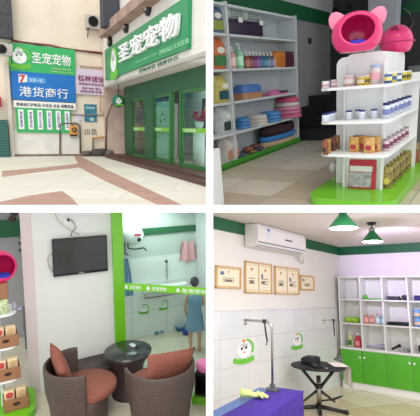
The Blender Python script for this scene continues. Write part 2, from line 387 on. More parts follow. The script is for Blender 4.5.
pipe('wall_pipe', [(62,114),(84,115),(118,115)], .025, mat('tan_pipe3', (150,132,122), .7), 'thin conduit across the wall beneath the lilac sign', -.05)
pipe('drain_pipe', [(100,94),(100.5,112),(106,114),(107,150)], .04, mat('tan_pipe4', (196,168,140), .7), 'tan downpipe with an elbow in the corner beside the shop', -.2)
pipe('drain_pipe', [(106,152),(106.5,118),(112,104)], .05, mat('grey_brown_pipe', (120,104,96), .7), 'grey-brown downpipe bending towards the shop canopy', -.3)
# scrap heap in the corner
for k,(u,v,sx,c,lb) in enumerate([(86,149,.2,(110,100,96),'dark grey rag bundle lying by the foot of the wall pipe'),(98,149,.28,(92,88,86),'grey scrap bundle at the wall foot under the ochre rail'),(108,151,.22,(120,110,104),'brown-grey sack slumped in the corner by the shop')]):
    p = W(u,v,'y',-.35); g = G(); g.ball((sx*1.3,sx*.7,sx*.7), T((0,0,sx*.6)), 12, 8, .8); g.ball((sx*.6,sx*.5,sx*.4), T((sx*.6,-.05,sx*1.0)), 10, 6, .8)
    tag(obj('rag_bundle', g, mat('scrap%d'%k, c, .9, noise=(6,.5), bump=(14,.8))), lb, 'bundle', loc=(p.x,min(p.y,-.3),0))
# outdoor air conditioners on the wall
def ac_outdoor(loc, label, s=1):
    t = thing('air_conditioner_unit', label, 'air conditioner', loc)
    g = G(); g.box((-.42*s,-.3*s,0),(.42*s,0,.6*s), bev=.03); obj('housing', g, mat('ac_grey', (196,190,182), .5, noise=(5,.2)), t)
    f = G(); f.lathe([(.24*s,0),(.24*s,.03),(.21*s,.03),(.21*s,0)], 24, T((-.1*s,-.3*s,.3*s)) @ RX(PI/2)); fo = obj('fan_ring', f, mat('ac_dark', (90,88,86), .5), t)
    h = G()
    for r in (.05,.1,.15,.19): h.lathe([(r*s,0),(r*s,.012),((r-.012)*s,.012),((r-.012)*s,0)], 20, T((-.1*s,-.3*s,.3*s)) @ RX(PI/2))
    for k in range(8): h.box((-.2*s,-.004,-.006),(.2*s,.004,.006), T((-.1*s,-.31*s,.3*s)) @ RY(k*PI/8))
    obj('grille', h, M_dark, fo)
    for x in (-.33,.33):
        b = G(); b.box((x*s-.02,-.36*s,-.05),(x*s+.02,0,0)); b.rod((x*s,-.34*s,-.03),(x*s,0,-.35*s),.018)
        obj('bracket', b, mat('ac_bracket', (80,76,74), .6), t)
    return t
p = W(94.5,30,'y',-.05); ac_outdoor((p.x,-.02,p.z), 'grey outdoor air conditioner bracketed high on the cream wall')
p = W(7,56,'y',-.7); ac_outdoor((p.x-.1,-.55,p.z), 'pale grey outdoor unit at the left edge beside the green sign', .8)
# clutter at the left edge
g = G(); p = W(7,20,'y',-.4); g.box((p.x-.7,-.5,p.z-.7),(p.x+.2,-.0,p.z+1.4)); tag(obj('window_cage', g, mat('dark_cage', (74,74,78), .6, noise=(9,.5))), 'dark grey window cage at the top left corner of the street wall', 'window cage')
g = G(); p = W(9,72,'y',-.2); g.box((p.x-.16,-.28,0),(p.x,-.02,p.z+.35)); tag(obj('wall_post', g, mat('post_cream', (214,206,196), .8)), 'narrow pale post left of the blue sign', 'post')
g = G(); p = W(5,125,'y',-.4); g.box((p.x-.8,-.5,0),(p.x+.1,-.02,1.6)); tag(obj('roller_door', g, tiles('teal_shutter', (50,110,100), (30,70,66), (3,.12), .02, 'xz')), 'teal shutter at the far left edge below the posts', 'shutter')
g = G(); p = W(4,102,'y',-.4); g.box((p.x-.4,-.52,p.z-.2),(p.x-.1,-.02,p.z+.2)); tag(obj('shop_sign', g, mat('red_sign', (170,50,70), .6)), 'small red and pink sign at the left edge above the teal shutter', 'sign')

# ---- the shop on the right
XF = 6.71; XD = 7.42; YE = -1.35; YS = -12.6
M_canopy = mat('canopy_white', (238,232,224), .6, noise=(1.2,.06))
g = G(); g.box((XD+1.6,YS,0),(XD+1.75,0,9)); struct('wall_shop_back', g, mat('shop_inner_wall', (150,160,156), .7))
g = G(); g.box((XF+.02,-.32,0),(XD+1.6,-.0,4.9)); struct('wall_corner', g, mat('pinkish_render', (214,190,176), .9, noise=(2,.25), bump=(20,.1)))
g = G(); g.box((XF,YS,3.22),(XD+1.6,-.36,3.32)); g.box((XF,YS,3.22),(XF+.12,-.36,4.9)); g.box((XF+.02,YS,4.9),(XF+.3,-.3,9)); 
g.box((XF-.0,YS,3.22),(XF+.5,-10.9,9)); struct('wall_canopy', g, M_canopy)
g = G(); z_ = W(118,22,'x',XF-.3).z; g.box((XF-.42,-9,z_-.1),(XF+.02,-1.4,z_+.25)); struct('trim_2', g, mat('brown_beam', (178,148,134), .8, noise=(2,.3)))
p = W(109,8,'x',XF-.35); g = G(); g.box((-.3,-.3,-.75),(.3,.3,.9)); tag(obj('awning_box', g, mat('charcoal_box', (66,68,76), .7)), 'charcoal awning box hanging above the corner of the shop', 'box', loc=(p.x,p.y,p.z))
g = G(); g.box((XF-.25,-1.2,-.0),(XD+.4,YS,.12)); g.box((XF-.0,-1.2,.12),(XD+.4,YS,.17)); struct('floor_step', g, M_step)
# fascia sign
y0 = W(106.5,60,'x',XF-.05).y; y1 = W(190,30,'x',XF-.05).y
t = thing('shop_sign', 'long green fascia sign with raised white characters over the shop entrance', 'sign', (XF-.08,(y0+y1)/2,3.50)); w = y0-y1; h = 1.3
g = G(); g.box((-.04,-w/2,0),(.08,w/2,h)); obj('board', g, M_shopgreen, t)
g = G(); q0 = W(120,60,'x',XF-.15).y; q1 = W(180.5,25,'x',XF-.15).y
g.text('圣宠宠物', q0-q1, .66, onNX(-.06, q0-(y0+y1)/2, .40), .1, .012); obj('lettering', g, M_txtwhite, t)
g = G(); g.text('www.szpet.com', 2.2, .1, onNX(-.045, q0-(y0+y1)/2-1.9, .13), .01); obj('web_address', g, mat('pale_green_letters', (150,215,170), .5), t)
g = G(); g.text('宠物用品 红木家具', (q0-q1)*.36, .14, onNX(-.045, q0-(y0+y1)/2-4.3, .1), .02,.005); obj('small_lettering', g, mat('pale_green_letters', (150,215,170), .5), t)
logo('logo', 1.25, onNX(-.05, W(113,65,'x',XF-.15).y-(y0+y1)/2, .55), t, LG, halo=True)
g = G(); ya = W(181,55,'x',XF).y; g.text('宠物美容 健康快乐', 3.6, .13, onNX(XF-.001, -5.6, 3.33), .01, .01); tag(obj('canopy_lettering', g, mat('grey_green_letters', (80,130,100), .6)), 'small green characters along the white canopy edge under the fascia sign', 'lettering')
for u,v,lb in ((110,42,'leftmost'),(126,27,'middle'),(148,9,'rightmost')):
    p = W(u,v,'x',XF-.03)
    t = thing('wall_lamp', 'round black lamp on the white wall above the fascia sign, %s of three' % lb, 'lamp', (XF-.02,p.y,p.z), 0, 'round lamps above the fascia sign')
    g = G(); g.lathe([(.22,0),(.22,.05),(.13,.11),(.05,.06),(.001,.06)], 24, RY(-PI/2)); obj('housing', g, M_black, t)
    g = G(); g.ball((.05,.07,.07), T((-.09,0,0))); obj('bulb', g, mat('dull_bulb', (190,185,170), .3), t)
# round hanging sign
p = W(118.5,101,'x',XF+.1)
t = thing('hanging_sign', 'round dark green sign with pale emblem hanging under the canopy corner', 'sign', (p.x,p.y,p.z))
g = G(); g.lathe([(.001,-.03),(.27,-.03),(.27,.03),(.001,.03)], 28, RX(PI/2)); obj('disc', g, mat('sign_dark_green', (20,110,84), .5), t)
g = G(); g.rod((0,0,.26),(0,0,3.22-p.z),.02); obj('hanger', g, M_dark, t)
logo('logo', .36, onY(0,-.035,-.02), t, LG)
# shop front frames and glass; y positions from left to right in view
YL = W(126,158,'x',XD).y
def yx(u, v=165): return W(u,v,'x',XD).y
g = G(); g.box((XD-.05,yx(126),.17),(XD+.1,yx(133.5),3.22)); g.box((XD-.05,yx(146),.17),(XD+.1,yx(154.5),2.7)); g.box((XD-.04,YS,2.62),(XD+.1,yx(126),3.22)); struct('wall_shopfront', g, mat('dark_green_panel', (32,90,54), .5))
def pane(name, ua, ub, label, cat, extra=0, band=True, off=0):
    ya, yb = yx(ua), yx(ub); t = thing(name, label, cat, (XD+off,(ya+yb)/2,.17)); w = ya-yb; H = 2.45
    g = G(); g.box((-.02,-w/2,0),(.03,-w/2+.07,H)); g.box((-.02,w/2-.07,0),(.03,w/2,H)); g.box((-.03,-w/2,0),(.04,w/2,.12)); g.box((-.03,-w/2,H-.1),(.04,w/2,H)); obj('frame', g, M_frame, t)
    g = G(); g.box((-.005,-w/2+.09,.12),(.005,w/2-.09,H-.1)); obj('pane', g, M_shopglass, t)
    if band:
        g = G(); g.box((-.012,-w/2+.05,1.12),(-.006,w/2-.05,1.26)); b = obj('band', g, M_lime, t)
        g = G(); g.text('圣宠宠物', w*.35, .08, onNX(-.014, w*.38, 1.15), .004); obj('band_lettering', g, M_txtwhite, b)
    return t
pane('shop_window', 133.5, 146, 'narrow green framed shop window nearest the building corner', 'window')
pane('glass_door', 154.5, 170, 'green framed glass door standing beside the dark doorway', 'door')
t = pane('shop_window', 181.5, 213, 'wide green framed shop window with a bright lime band at the right', 'window')
g = G(); g.box((XD-.05,yx(170),.17),(XD+.1,yx(171.5),2.62)); g.box((XD-.05,yx(180),.17),(XD+.1,yx(181.5),2.62)); struct('trim_3', g, M_frame)
# seen through the glass: shelves with stock, a white dress form, the dim interior floor
g = G(); g.box((XD+.4,YS,.0),(XD+1.6,-.4,.17)); struct('floor_shop', g, mat('shop_floor', (176,170,158), .5))
for k,(ya,yb,lb) in enumerate(((yx(135),yx(144.5),'white display shelf seen through the narrow window'),(yx(172)-.1,yx(180)-.2,'dark display shelf seen through the open doorway'),(yx(184)-.5,yx(213)-.4,'stocked display shelf behind the wide window'))):
    t = thing('display_shelf', lb, 'shelf', (XD+1.2,(ya+yb)/2,.17)); w = ya-yb
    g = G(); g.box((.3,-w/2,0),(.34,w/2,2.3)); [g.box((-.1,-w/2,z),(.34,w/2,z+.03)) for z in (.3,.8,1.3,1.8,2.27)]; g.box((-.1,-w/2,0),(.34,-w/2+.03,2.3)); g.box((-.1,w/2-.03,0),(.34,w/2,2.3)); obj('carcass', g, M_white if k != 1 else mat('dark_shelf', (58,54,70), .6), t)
    cc = [(60,80,120),(150,60,80),(200,190,180),(90,60,90),(50,90,80),(190,150,90)]
    for j,z in enumerate((.33,.83,1.33,1.83)):
        y = -w/2+.1; i = 0
        while y < w/2-.3:
            ww = .2+.12*((i*7+j*3)%3); g = G(); hh = .2+.05*((i+j)%4)
            g.box((-.08,0,0),(.2,ww,hh), bev=.02); g.box((-.085,ww*.15,hh*.3),(-.078,ww*.85,hh*.7))
            o = obj('boxed_goods', g, [mat('goods%d'%((i+j+k)%6), cc[(i+j+k)%6], .5)])
            tag(o, 'small boxed goods on a shelf behind the shop glass', 'box', 'boxed goods behind the shop glass', loc=(XD+1.2,(ya+yb)/2+y,.17+z)); y += ww+.08; i += 1
p = W(198,117,'x',XD+.5)
t = thing('flower_pot', 'pot of dark pink flowers behind the wide shop window', 'flowers', (XD+.55,p.y,1.4))
g = G(); g.lathe([(.1,0),(.16,.25),(.15,.25)],16); obj('pot', g, M_white, t); g = G()
for i in range(14): a = i*2.4; g.ball((.09,.09,.08), T((.16*math.cos(a)*(i%3)/2,.35*math.sin(a),.35+.06*(i%4))), 8, 6)
obj('blossoms', g, mat('dark_pink', (170,50,90), .7), t)
g = G(); g.cyl(.2,1.23,T((0,0,0))); tag(obj('plant_stand', g, M_white), 'white stand under the pink flowers behind the shop window','stand', loc=(XD+.55,p.y,.17))
p = yx(205,150); t = thing('standing_banner', 'pale curved standing banner behind the right end of the wide window', 'banner', (XD+.25,p,.17))
g = G(); g.prism([(-.5,0),(.55,0),(.5,1.15),(-.25,1.15)], .04, onNX(0,0,0)); obj('panel', g, mat('pale_banner', (214,226,220), .5), t)
p = (yx(156.5)+yx(167))/2; g = G(); g.box((-.012,-.62,.15),(-.006,.62,2.2)); g.mi = 1
for a,b in ((0,1.75),(.2,1.55),(-.15,1.5)): g.prism(ell(.07,.06,12,a,b), .004, onNX(-.013,0,0))
tag(obj('door_film', g, [mat('frosted_film', (150,190,175), .6), mat('paw_print_dark', (50,90,80), .6)]), 'pale frosted film with dark paw marks on the glass door', 'film', loc=(XD+.05,p,.17))

# ================================================================== STORE (upper right)
room = STORE; W = room.on
M_greywall = mat('grey_wall_paint', (150,148,152), .8, noise=(2,.05))
M_shelf = mat('shelf_white', (212,218,220), .5)
M_tile = tiles('beige_floor_tiles', (214,204,188), (150,140,126), (.62,.62), .006, 'xy', .3, (184,164,138), 0, shift=(.10,.62))
M_granite = mat('black_granite', (34,34,40), .35, noise=(30,.3,(60,60,66)))
H = [.06,.47,.89,1.32,1.76,2.12]
g = G(); g.box((-3.2,-3.6,-.05),(4.9,.4,0)); struct('floor_store', g, M_tile)
g = G(); g.box((-3,.36,-.05),(4.9,.46,3.0)); struct('wall_store_back', g, M_greywall)
g = G(); g.box((4.8,-4.5,-.05),(4.9,.36,3.0)); struct('wall_store_far', g, mat('charcoal_wall', (62,64,68), .7))
g = G(); g.box((-1,.33,2.2),(4.8,.36,2.45)); g.box((4.77,-4.5,2.18),(4.8,.33,2.4)); struct('trim_4', g, M_green, 'dark green band along the top of the walls')
g = G(); g.box((-1,.30,2.45),(4.8,.36,3.0)); struct('wall_store_top', g, mat('grey_white_paint', (196,196,198), .8))
p = W(384,40,'x',4.1); g = G(); g.box((3.9,p.y-.24,0),(4.3,p.y+.26,3)); struct('wall_column', g, mat('column_paint', (186,188,196), .8))
g = G(); g.box((-1.6,-3.6,3.0),(4.9,.46,3.06)); struct('ceiling_store', g, mat('store_ceiling', (214,214,214), .8))
# black granite stairs climbing beside the shelving
t = thing('granite_stairs', 'black granite steps rising beside the end of the white shelving', 'stairs', (2.35,0,0))
for k in range(4):
    g = G(); g.box((k*.38,-2.4,0),(3.2 if k==3 else (k+1)*.38+.02,.34,(k+1)*.19-.03)); g.box((k*.38-.03,-2.42,(k+1)*.19-.03),((k+1)*.38+.02,.34,(k+1)*.19)) ; obj('step', g, M_granite, t)
p = W(310,41,'y',.34); g = G(); g.box((-.05,-.02,-.05),(.05,.015,.05), bev=.006); tag(obj('light_switch', g, M_black), 'small black switch plate on the grey wall above the granite steps', 'switch', loc=(p.x,.345,p.z))
# scribbled wall decal on the dark wall
p = W(322,18,'x',4.75); g = G(); 
for (a,b,r) in ((0,.0,.12),(.16,.14,.09),(-.15,.12,.1),(.05,-.2,.1)): g.prism(ell(r,r*.7,14,a,b), .004, onNX(0,0,0))
tag(obj('wall_decal', g, mat('decal_black', (24,24,26), .6)), 'black flower shaped decal high on the charcoal wall', 'decal', loc=(4.78,min(p.y,.1),p.z))

# white shelving unit
t = thing('shelving_unit', 'tall white wall shelving holding pet supplies on a green plinth', 'shelving', (0,0,0))
for x in (-1.18,-.59,-.02,2.13):
    g = G(); g.box((x,0,.06),(x+.045,.34,2.15)); obj('upright', g, M_shelf, t)
for k,z in enumerate(H):
    g = G(); g.box((-1.18,.0,z-.03),(2.17,.34,z)); obj('shelf', g, M_shelf, t)
g = G(); g.box((-1.18,.32,.06),(2.17,.34,2.15)); obj('back_panel', g, mat('shelf_back', (188,194,198), .6), t)
g = G(); g.box((-1.2,-.02,-.0),(2.18,.3,.03)); g.box((-1.2,-.02,.0),(2.18,-.0,.09)); obj('plinth', g, mat('plinth_green', (62,150,40), .4), t)
# white end panel with green edge close to the dividing wall
a = W(222.5,204,'z',0)
g = G(); g.box((a.x-.7,a.y-.02,0),(a.x,a.y+.03,.55), RZ(0)); struct('trim_5', g, M_white, 'white end panel')

def sh(u, y=.06): return W(u,68,'y',y).x
def put(name, g, mats, label, cat, x, z, y=.12, group=None, rz=0): return tag(obj(name, g, mats), label, cat, group, loc=(x,y,z), rz=rz)
# pet carrier
x0, x1 = W(227.5,22,'y',.05).x, W(262,22,'y',.05).x; w = x1-x0
t = thing('pet_carrier', 'pet carrier with dark purple base and pierced grey top on the upper shelf', 'carrier', ((x0+x1)/2,.17,H[4]))
g = G(); g.box((-w/2,-.14,0),(w/2,.14,.19), bev=.03); g.box((-w/2-.015,-.155,.165),(w/2+.015,.155,.195), bev=.01); obj('base', g, mat('aubergine_plastic', (52,32,62), .4), t)
g = G(); g.box((-w/2+.02,-.13,.19),(w/2-.02,.13,.34), bev=.06); top = obj('lid', g, mat('pale_grey_plastic', (176,186,182), .5), t)
g = G()
for j in range(3):
    for i in range(14):
        if i in (6,7): continue
        g.box((-w/2+.1+i*(w-.2)/13.5-.012,-.134,.225+j*.032),(-w/2+.1+i*(w-.2)/13.5+.012,-.128,.243+j*.032))
obj('vent_slots', g, mat('vent_dark', (70,78,76), .6), top)
for x in (-w/2+.22,w/2-.14): g = G(); g.box((x,-.17,.16),(x+.1,-.14,.225), bev=.008); obj('latch', g, M_white, t)

def bottle(label, x, z, r, h, c, cc, y=.1, pump=True, group=None, cat='bottle', root=None):
    t = thing('pump_bottle' if pump else 'bottle', label, cat, (x,y,z), 0, group)
    g = G(); g.lathe([(r*.96,0),(r,.006),(r,h*.62),(r*.75,h*.7),(r*.32,h*.75),(r*.32,h*.78)], 16); b = obj('bottle_body', g, mat('bt_%d_%d_%d'%c, c, .35), t)
    g = G(); g.lathe([(r*1.01,h*.14),(r*1.01,h*.5)], 16, caps=False); obj('bottle_label', g, mat('lb_%d_%d_%d'%tuple(min(255,q+50) for q in c), tuple(min(255,q+50) for q in c), .5), t)
    g = G(); g.lathe([(r*.4,h*.77),(r*.4,h*.88),(r*.15,h*.9)], 12)
    if pump: g.box((-r*.9,-r*.15,h*.93),(r*.25,r*.15,h)); g.rod((0,0,h*.88),(0,0,h*.96),r*.12)
    obj('cap', g, mat('cap_%d_%d_%d'%cc, cc, .4), t); return t
G1 = 'bottles on the second shelf'
bottle('pale pink tall bottle at the left end of the bottle shelf', W(231.5,60,'y',.1).x, H[3], .06,.3,(224,170,160),(236,226,220),group=G1)
bottle('tall mint green bottle, second from the left on the bottle shelf', W(239,60,'y',.1).x, H[3], .065,.34,(150,214,170),(200,230,210),group=G1)
bc = [((150,90,70),'brown'),((124,50,60),'maroon'),((96,40,84),'dark purple'),((120,70,124),'violet'),((50,84,130),'blue'),((40,110,130),'teal'),((90,120,140),'slate blue'),((110,100,130),'greyish lilac'),((226,224,214),'cream white')]
for i,(c,n) in enumerate(bc):
    bottle('%s pump bottle with white cap, in the row left of the orange tub'%n, W(246.2+i*3.55,60,'y',.1).x, H[3], .05,.24,c,(236,238,236),group=G1)
for u0,u1,c,n in ((276,285,(226,140,50),'orange'),(285.5,294,(92,28,52),'maroon')):
    x0, x1 = sh(u0), sh(u1); w = x1-x0; t = thing('storage_box', '%s ribbed square tub at the right end of the bottle shelf'%n, 'tub', ((x0+x1)/2,.15,H[3]))
    g = G(); g.box((-w/2,-.1,0),(w/2,.1,.25), bev=.02); 
    obj('tub', g, mat('tub_'+n, c, .4), t); g = G()
    for k in range(5): g.box((-w/2+w*(k+.3)/5,-.106,.02),(-w/2+w*(k+.7)/5,-.1,.2))
    g.box((-w/2-.004,-.105,.225),(w/2+.004,.105,.256), bev=.006); obj('ribs_and_lid', g, mat('tub_l_'+n, tuple(int(q*.85) for q in c), .4), t)
# third shelf
x0, x1 = sh(242), sh(262); w = x1-x0
t = thing('litter_tray', 'blue tray nested on an orange-tan tray on the middle shelf', 'tray', ((x0+x1)/2,.17,H[2]))
g = G(); g.prism(rrect(w,.26,.08), .09); obj('lower_tray', g, mat('tan_tray', (196,140,100), .5), t)
g = G(); g.prism(rrect(w*.95,.24,.08), .1, T((0,0,.09))); g.prism(rrect(w*.8,.18,.06), .02, T((0,0,.19))); obj('upper_tray', g, mat('blue_tray', (84,128,196), .4), t)
x0, x1 = sh(270), sh(287); w = x1-x0
t = thing('comb_set', 'pink and black flat grooming set on the right of the middle shelf', 'set', ((x0+x1)/2,.14,H[2]))
g = G(); g.prism(rrect(w,.2,.06), .04); g.ball((w*.4,.08,.05), T((-w*.05,0,.04)),14,8); obj('tray', g, mat('pink_tray', (222,120,170), .4), t)
g = G(); g.box((-.02,-.11,.03),(w*.45,-.03,.06), bev=.01); obj('comb', g, M_black, t)
# bowls on the fourth shelf
def bowls(u0,u1,z,n,c,label,y=.15,hh=.06, cs=None, u_v=100):
    x0, x1 = W(u0,u_v,'y',y).x, W(u1,u_v,'y',y).x; r = (x1-x0)/2*.8
    for k in range(n):
        cc = (cs or [c]*n)[k]; g = G(); rr = r*(1-.04*k)
        g.lathe([(rr*.95,0),(rr,.01),(rr*.78,hh),(rr*.7,hh),(rr*.62,hh*.35),(.001,hh*.3)], 24)
        o = obj('pet_bowl', g, mat('bowl_%d_%d_%d'%cc, cc, .35)); tag(o, label + (', '+['bottom','second','third','fourth','fifth'][k]+' from below' if n>1 else ''), 'bowl', 'stacked pet bowls', loc=((x0+x1)/2,y,z+k*hh*.85))
bowls(235.5,246.5,H[1],3,(74,140,200),'blue bowl of the leftmost stack on the fourth shelf')
bowls(247.5,263,H[1],3,(222,214,204),'cream bowl of the white stack on the fourth shelf')
bowls(263,276.5,H[1],3,(80,150,214),'sky blue bowl of the stack right of the cream bowls',hh=.062)
bowls(279,295,H[1],5,None,'pink or white bowl of the tall right stack on the fourth shelf',hh=.08,cs=[(216,110,150),(222,130,165),(226,150,178),(226,218,210),(214,84,124)])
# bottom shelf: beds and small bowls
x0, x1 = sh(262,.05), sh(299,.05); w = (x1-x0)*.93; cx = (x0+x1)/2
for k,(c,n,z,s,hh) in enumerate((((206,176,140),'tan oval pet bed, lowest of the bed stack',0,.98,.09),((58,130,198),'bright blue oval pet bed in the middle of the bed stack',.09,1,.09))):
    g = G(); g.lathe([(.9,0),(1,.03),(.98,hh),(.8,hh),(.75,hh*.5),(.001,hh*.5)], 32, Matrix.Diagonal((w/2*s,.17*s,1,1))); tag(obj('pet_bed', g, mat('bed%d'%k, c, .7)), n, 'pet bed', 'stacked pet beds', loc=(cx,.16,H[0]+z))
t = thing('pet_bed', 'dark brown pet bed with a tan cushion, top of the bed stack', 'pet bed', (cx-.02,.16,H[0]+.18), 0, 'stacked pet beds')
g = G(); g.lathe([(.85,0),(.98,.04),(.95,.13),(.85,.15),(.7,.12),(.66,.04),(.001,.04)], 32, Matrix.Diagonal((w/2*.95,.17,1,1))); obj('rim', g, mat('brown_plush', (58,34,42), .9, bump=(60,.3)), t)
g = G(); g.ball((w/2*.64,.115,.05), T((0,0,.09)), 24, 8); obj('cushion', g, mat('tan_plush', (150,120,92), .9), t)
for i,(u,y,z,r,c,n) in enumerate([(241,.1,0,.085,(88,100,120),'slate small bowl at the front left of the bottom shelf'),(247,.2,0,.08,(140,104,80),'brown small bowl behind the slate bowl'),(252,.09,0,.085,(150,120,90),'tan small bowl in the middle of the bottom shelf pile'),(259,.12,0,.085,(92,84,110),'grey-violet small bowl nearest the bed stack'),(248,.11,.06,.075,(166,110,74),'rust small bowl resting on the bowl pile'),(255,.13,.06,.08,(120,84,80),'dark brown small bowl on top of the bowl pile')]):
    g = G(); g.lathe([(r*.7,0),(r,.05),(r*.94,.055),(r*.6,.015),(.001,.015)], 20); g.lathe([(r*.99,.03),(r*1.03,.05),(r*.99,.055)],20,caps=False)
    put('small_bowl', g, mat('sb%d'%i, c, .4), n, 'bowl', W(u,152,'y',y).x, H[0]+z, y, 'small bowls on the bottom shelf')
# food bags in the left column
def bag(label, u, z, w, h, c, c2, cat='bag', y=.15, d=.1):
    x = W(u,68,'y',.1).x; t = thing('pet_food_bag', label, cat, (x,y,z), 0, 'pet food bags in the left column')
    def f(a,b):
        th = a*2*PI; q = 1-max(0,b-.75)*3.2 if b > .75 else 1; q *= .8+.2*min(1,b*8)
        return (w/2*math.copysign(abs(math.cos(th))**.5,math.cos(th)), d*q*math.copysign(abs(math.sin(th))**.6,math.sin(th)), h*b)
    g = G(); g.grid(f, 24, 10); obj('bag', g, mat('bag_%d_%d_%d'%c, c, .45, noise=(12,.2)), t)
    g = G(); g.prism(rrect(w*.8,h*.32,.02,3), .012, onY(0,-d*.95,h*.28)); obj('printed_panel', g, mat('bagp_%d_%d_%d'%c2, c2, .5), t)
    g = G(); g.prism(ell(w*.22,h*.1,14), .012, onY(0,-d*.95,h*.6)); obj('printed_mark', g, mat('bagmark', (240,238,225), .5), t)
bag('blue and yellow food bag on the topmost shelf of the left column', 218.5, H[4], .34,.36,(90,120,150),(150,160,70))
bag('orange food bag with green panel on the second shelf of the left column', 219, H[3], .38,.4,(222,120,62),(60,130,70))
bag('yellow food bag with teal panel on the third shelf of the left column', 221, H[2], .36,.36,(214,198,110),(24,84,96))
bag('white food bag with dark green panel on the fourth shelf of the left column', 223, H[1], .34,.37,(206,214,210),(40,60,54))
bag('white food bag with a salmon panel on the bottom shelf of the left column', 225, H[0], .34,.38,(216,206,198),(206,140,110))

# ---- display stand
DX, DY, DW = -1.05, -2.06, .35
KZ = [.441,.724,1.007]; KT = 1.27
t = thing('display_stand', 'white gondola display stand with rounded shelves on a lime green base', 'display stand', (DX,DY,0))
g = G(); g.prism([(x,y) for x,y in rrect(2.12,.74,.18,8,.60,.02)], .085); obj('base', g, M_lime, t)
def panel_pts(w, h, r=.07): return [(-w/2,0),(w/2,0)]+[(w/2-r+r*math.cos(a),h-r+r*math.sin(a)) for a in [i*PI/12 for i in range(7)]]+[(-w/2+r+r*math.cos(a),h-r+r*math.sin(a)) for a in [PI/2+i*PI/12 for i in range(7)]]
g = G(); g.prism(panel_pts(DW,KT-.085), .02, onNX(0,0,.085)); obj('end_board', g, M_white, t)
for y_ in (-DW/2+.0,DW/2-.018):
    g = G(); g.box((-.05,y_,.085),(-.02,y_+.018,KT-.09)); obj('edge_fin', g, M_white, t)
g = G(); g.prism(panel_pts(.22,KT-.1), .02, onNX(.12,.18,.085)); obj('side_board', g, M_white, t)
g = G(); g.prism([(0,0),(1.0,0)]+[(1.0-.08+.08*math.cos(a),KT-.165+.08*math.sin(a)) for a in [i*PI/12 for i in range(7)]]+[(0,KT-.085)], .02, T((0,-.09,.085)) @ RX(PI/2)); obj('spine_board', g, M_white, t)
g = G(); g.box((1.0,-.26,.085),(1.02,.2,KT-.2)); obj('far_board', g, M_white, t)
for z in KZ:
    g = G(); g.prism(rrect(1.36,.58,.09,7,.4,.03), .022, T((0,0,z-.022))); obj('shelf', g, M_white, t)
def dp(lx, ly): return (DX+lx, DY+ly)
def dput(name, g, mats, label, cat, lx, ly, z, group, rz=0):
    x,y = dp(lx,ly); return tag(obj(name, g, mats), label, cat, group, loc=(x,y,z), rz=rz)
def tin(label, lx, ly, z, r, h, c, c2, group, name='tin_can', lidc=(230,228,220), cat='tin'):
    x,y = dp(lx,ly); t = thing(name, label, cat, (x,y,z), 0, group)
    g = G(); g.lathe([(r,0),(r,h*.82),(r*.95,h*.85)], 16); obj('body', g, mat('tn_%d_%d_%d'%c, c, .4), t)
    g = G(); g.lathe([(r*1.01,h*.25),(r*1.01,h*.6)], 16, caps=False); obj('label_band', g, mat('tn_%d_%d_%d'%c2, c2, .5), t)
    g = G(); g.lathe([(r*.97,h*.82),(r*.97,h*.98),(r*.9,h)], 16); obj('lid', g, mat('tn_%d_%d_%d'%lidc, lidc, .35), t); return t
Z = KZ[2]; gr = 'goods on the top tier of the display stand'
def ds(u, v, z):
    if u < 340: ly = .25; q = W(u,v,'y',DY+ly) ; return (max(-.3,min(.35,q.x-DX)), ly)
    if u < 382: lx = -.06-.013*(v-{1.007:84,.724:115,.441:147}.get(z,v)); q = W(u,v,'x',DX+lx); return (lx, q.y-DY)
    ly = -.205; q = W(u,v,'y',DY+ly); return (q.x-DX, ly)
for u,v,r,h,c,c2,lb in [(322,85,.026,.06,(226,214,214),(200,150,160),'small white tin furthest left on the top tier'),(326.5,84.5,.026,.06,(214,206,214),(180,150,190),'small lilac-white tin second from left on the top tier'),(334,85,.028,.065,(224,180,190),(240,225,225),'small pink tin between the two left boards on the top tier'),
        (349,85.5,.047,.095,(230,190,190),(240,236,230),'wide pink-white tin at the left of the front top tier'),(361,85.5,.035,.075,(214,190,70),(240,230,190),'yellow tin left of the yellow pair on the top tier'),(367,84,.035,.08,(222,196,60),(120,110,60),'yellow tin right of the pair on the top tier'),
        (388,83,.03,.085,(60,100,160),(230,220,140),'blue banded tin first on the right side of the top tier'),(393,82,.03,.085,(220,200,90),(60,100,160),'yellow and blue tin second on the right side of the top tier'),(398,81,.03,.085,(70,110,170),(240,236,220),'blue and white tin third on the right side of the top tier'),(403,79.5,.03,.085,(226,196,60),(80,90,50),'yellow tin fourth on the right side of the top tier'),(408,78.5,.03,.085,(206,180,70),(90,90,60),'mustard tin fifth on the right side of the top tier')]:
    lx,ly = ds(u,v,Z); tin(lb, lx, ly, Z, r, h, c, c2, gr)
lx,ly = ds(375,84.5,Z); tin('glass jar with pale blue neck at the right corner of the front top tier', lx,ly,Z,.04,.155,(222,206,206),(230,170,180),gr,'glass_jar',(170,190,226),'jar')
Z = KZ[1]; gr = 'blue lidded jars on the middle tier of the display stand'
pl = ['first','second','third','fourth','fifth','sixth']
for i,(u,v) in enumerate([(323,115),(327,117),(331,114),(334,119)]):
    lx,ly = ds(u,v,Z); tin('small white jar with blue lid, %s from the left edge of the middle tier'%pl[i], lx,ly,Z,.027,.075,(226,230,236),(206,214,228),gr,'supplement_jar',(34,48,130),'jar')
for i,(u,v) in enumerate([(349,120),(358,115),(362,121),(374,117)]):
    lx,ly = ds(u,v,Z); tin('white jar with blue lid, %s from left on the front of the middle tier'%pl[i], lx,ly,Z,.027,.08,(230,232,238),(210,216,230),gr,'supplement_jar',(34,48,130),'jar')
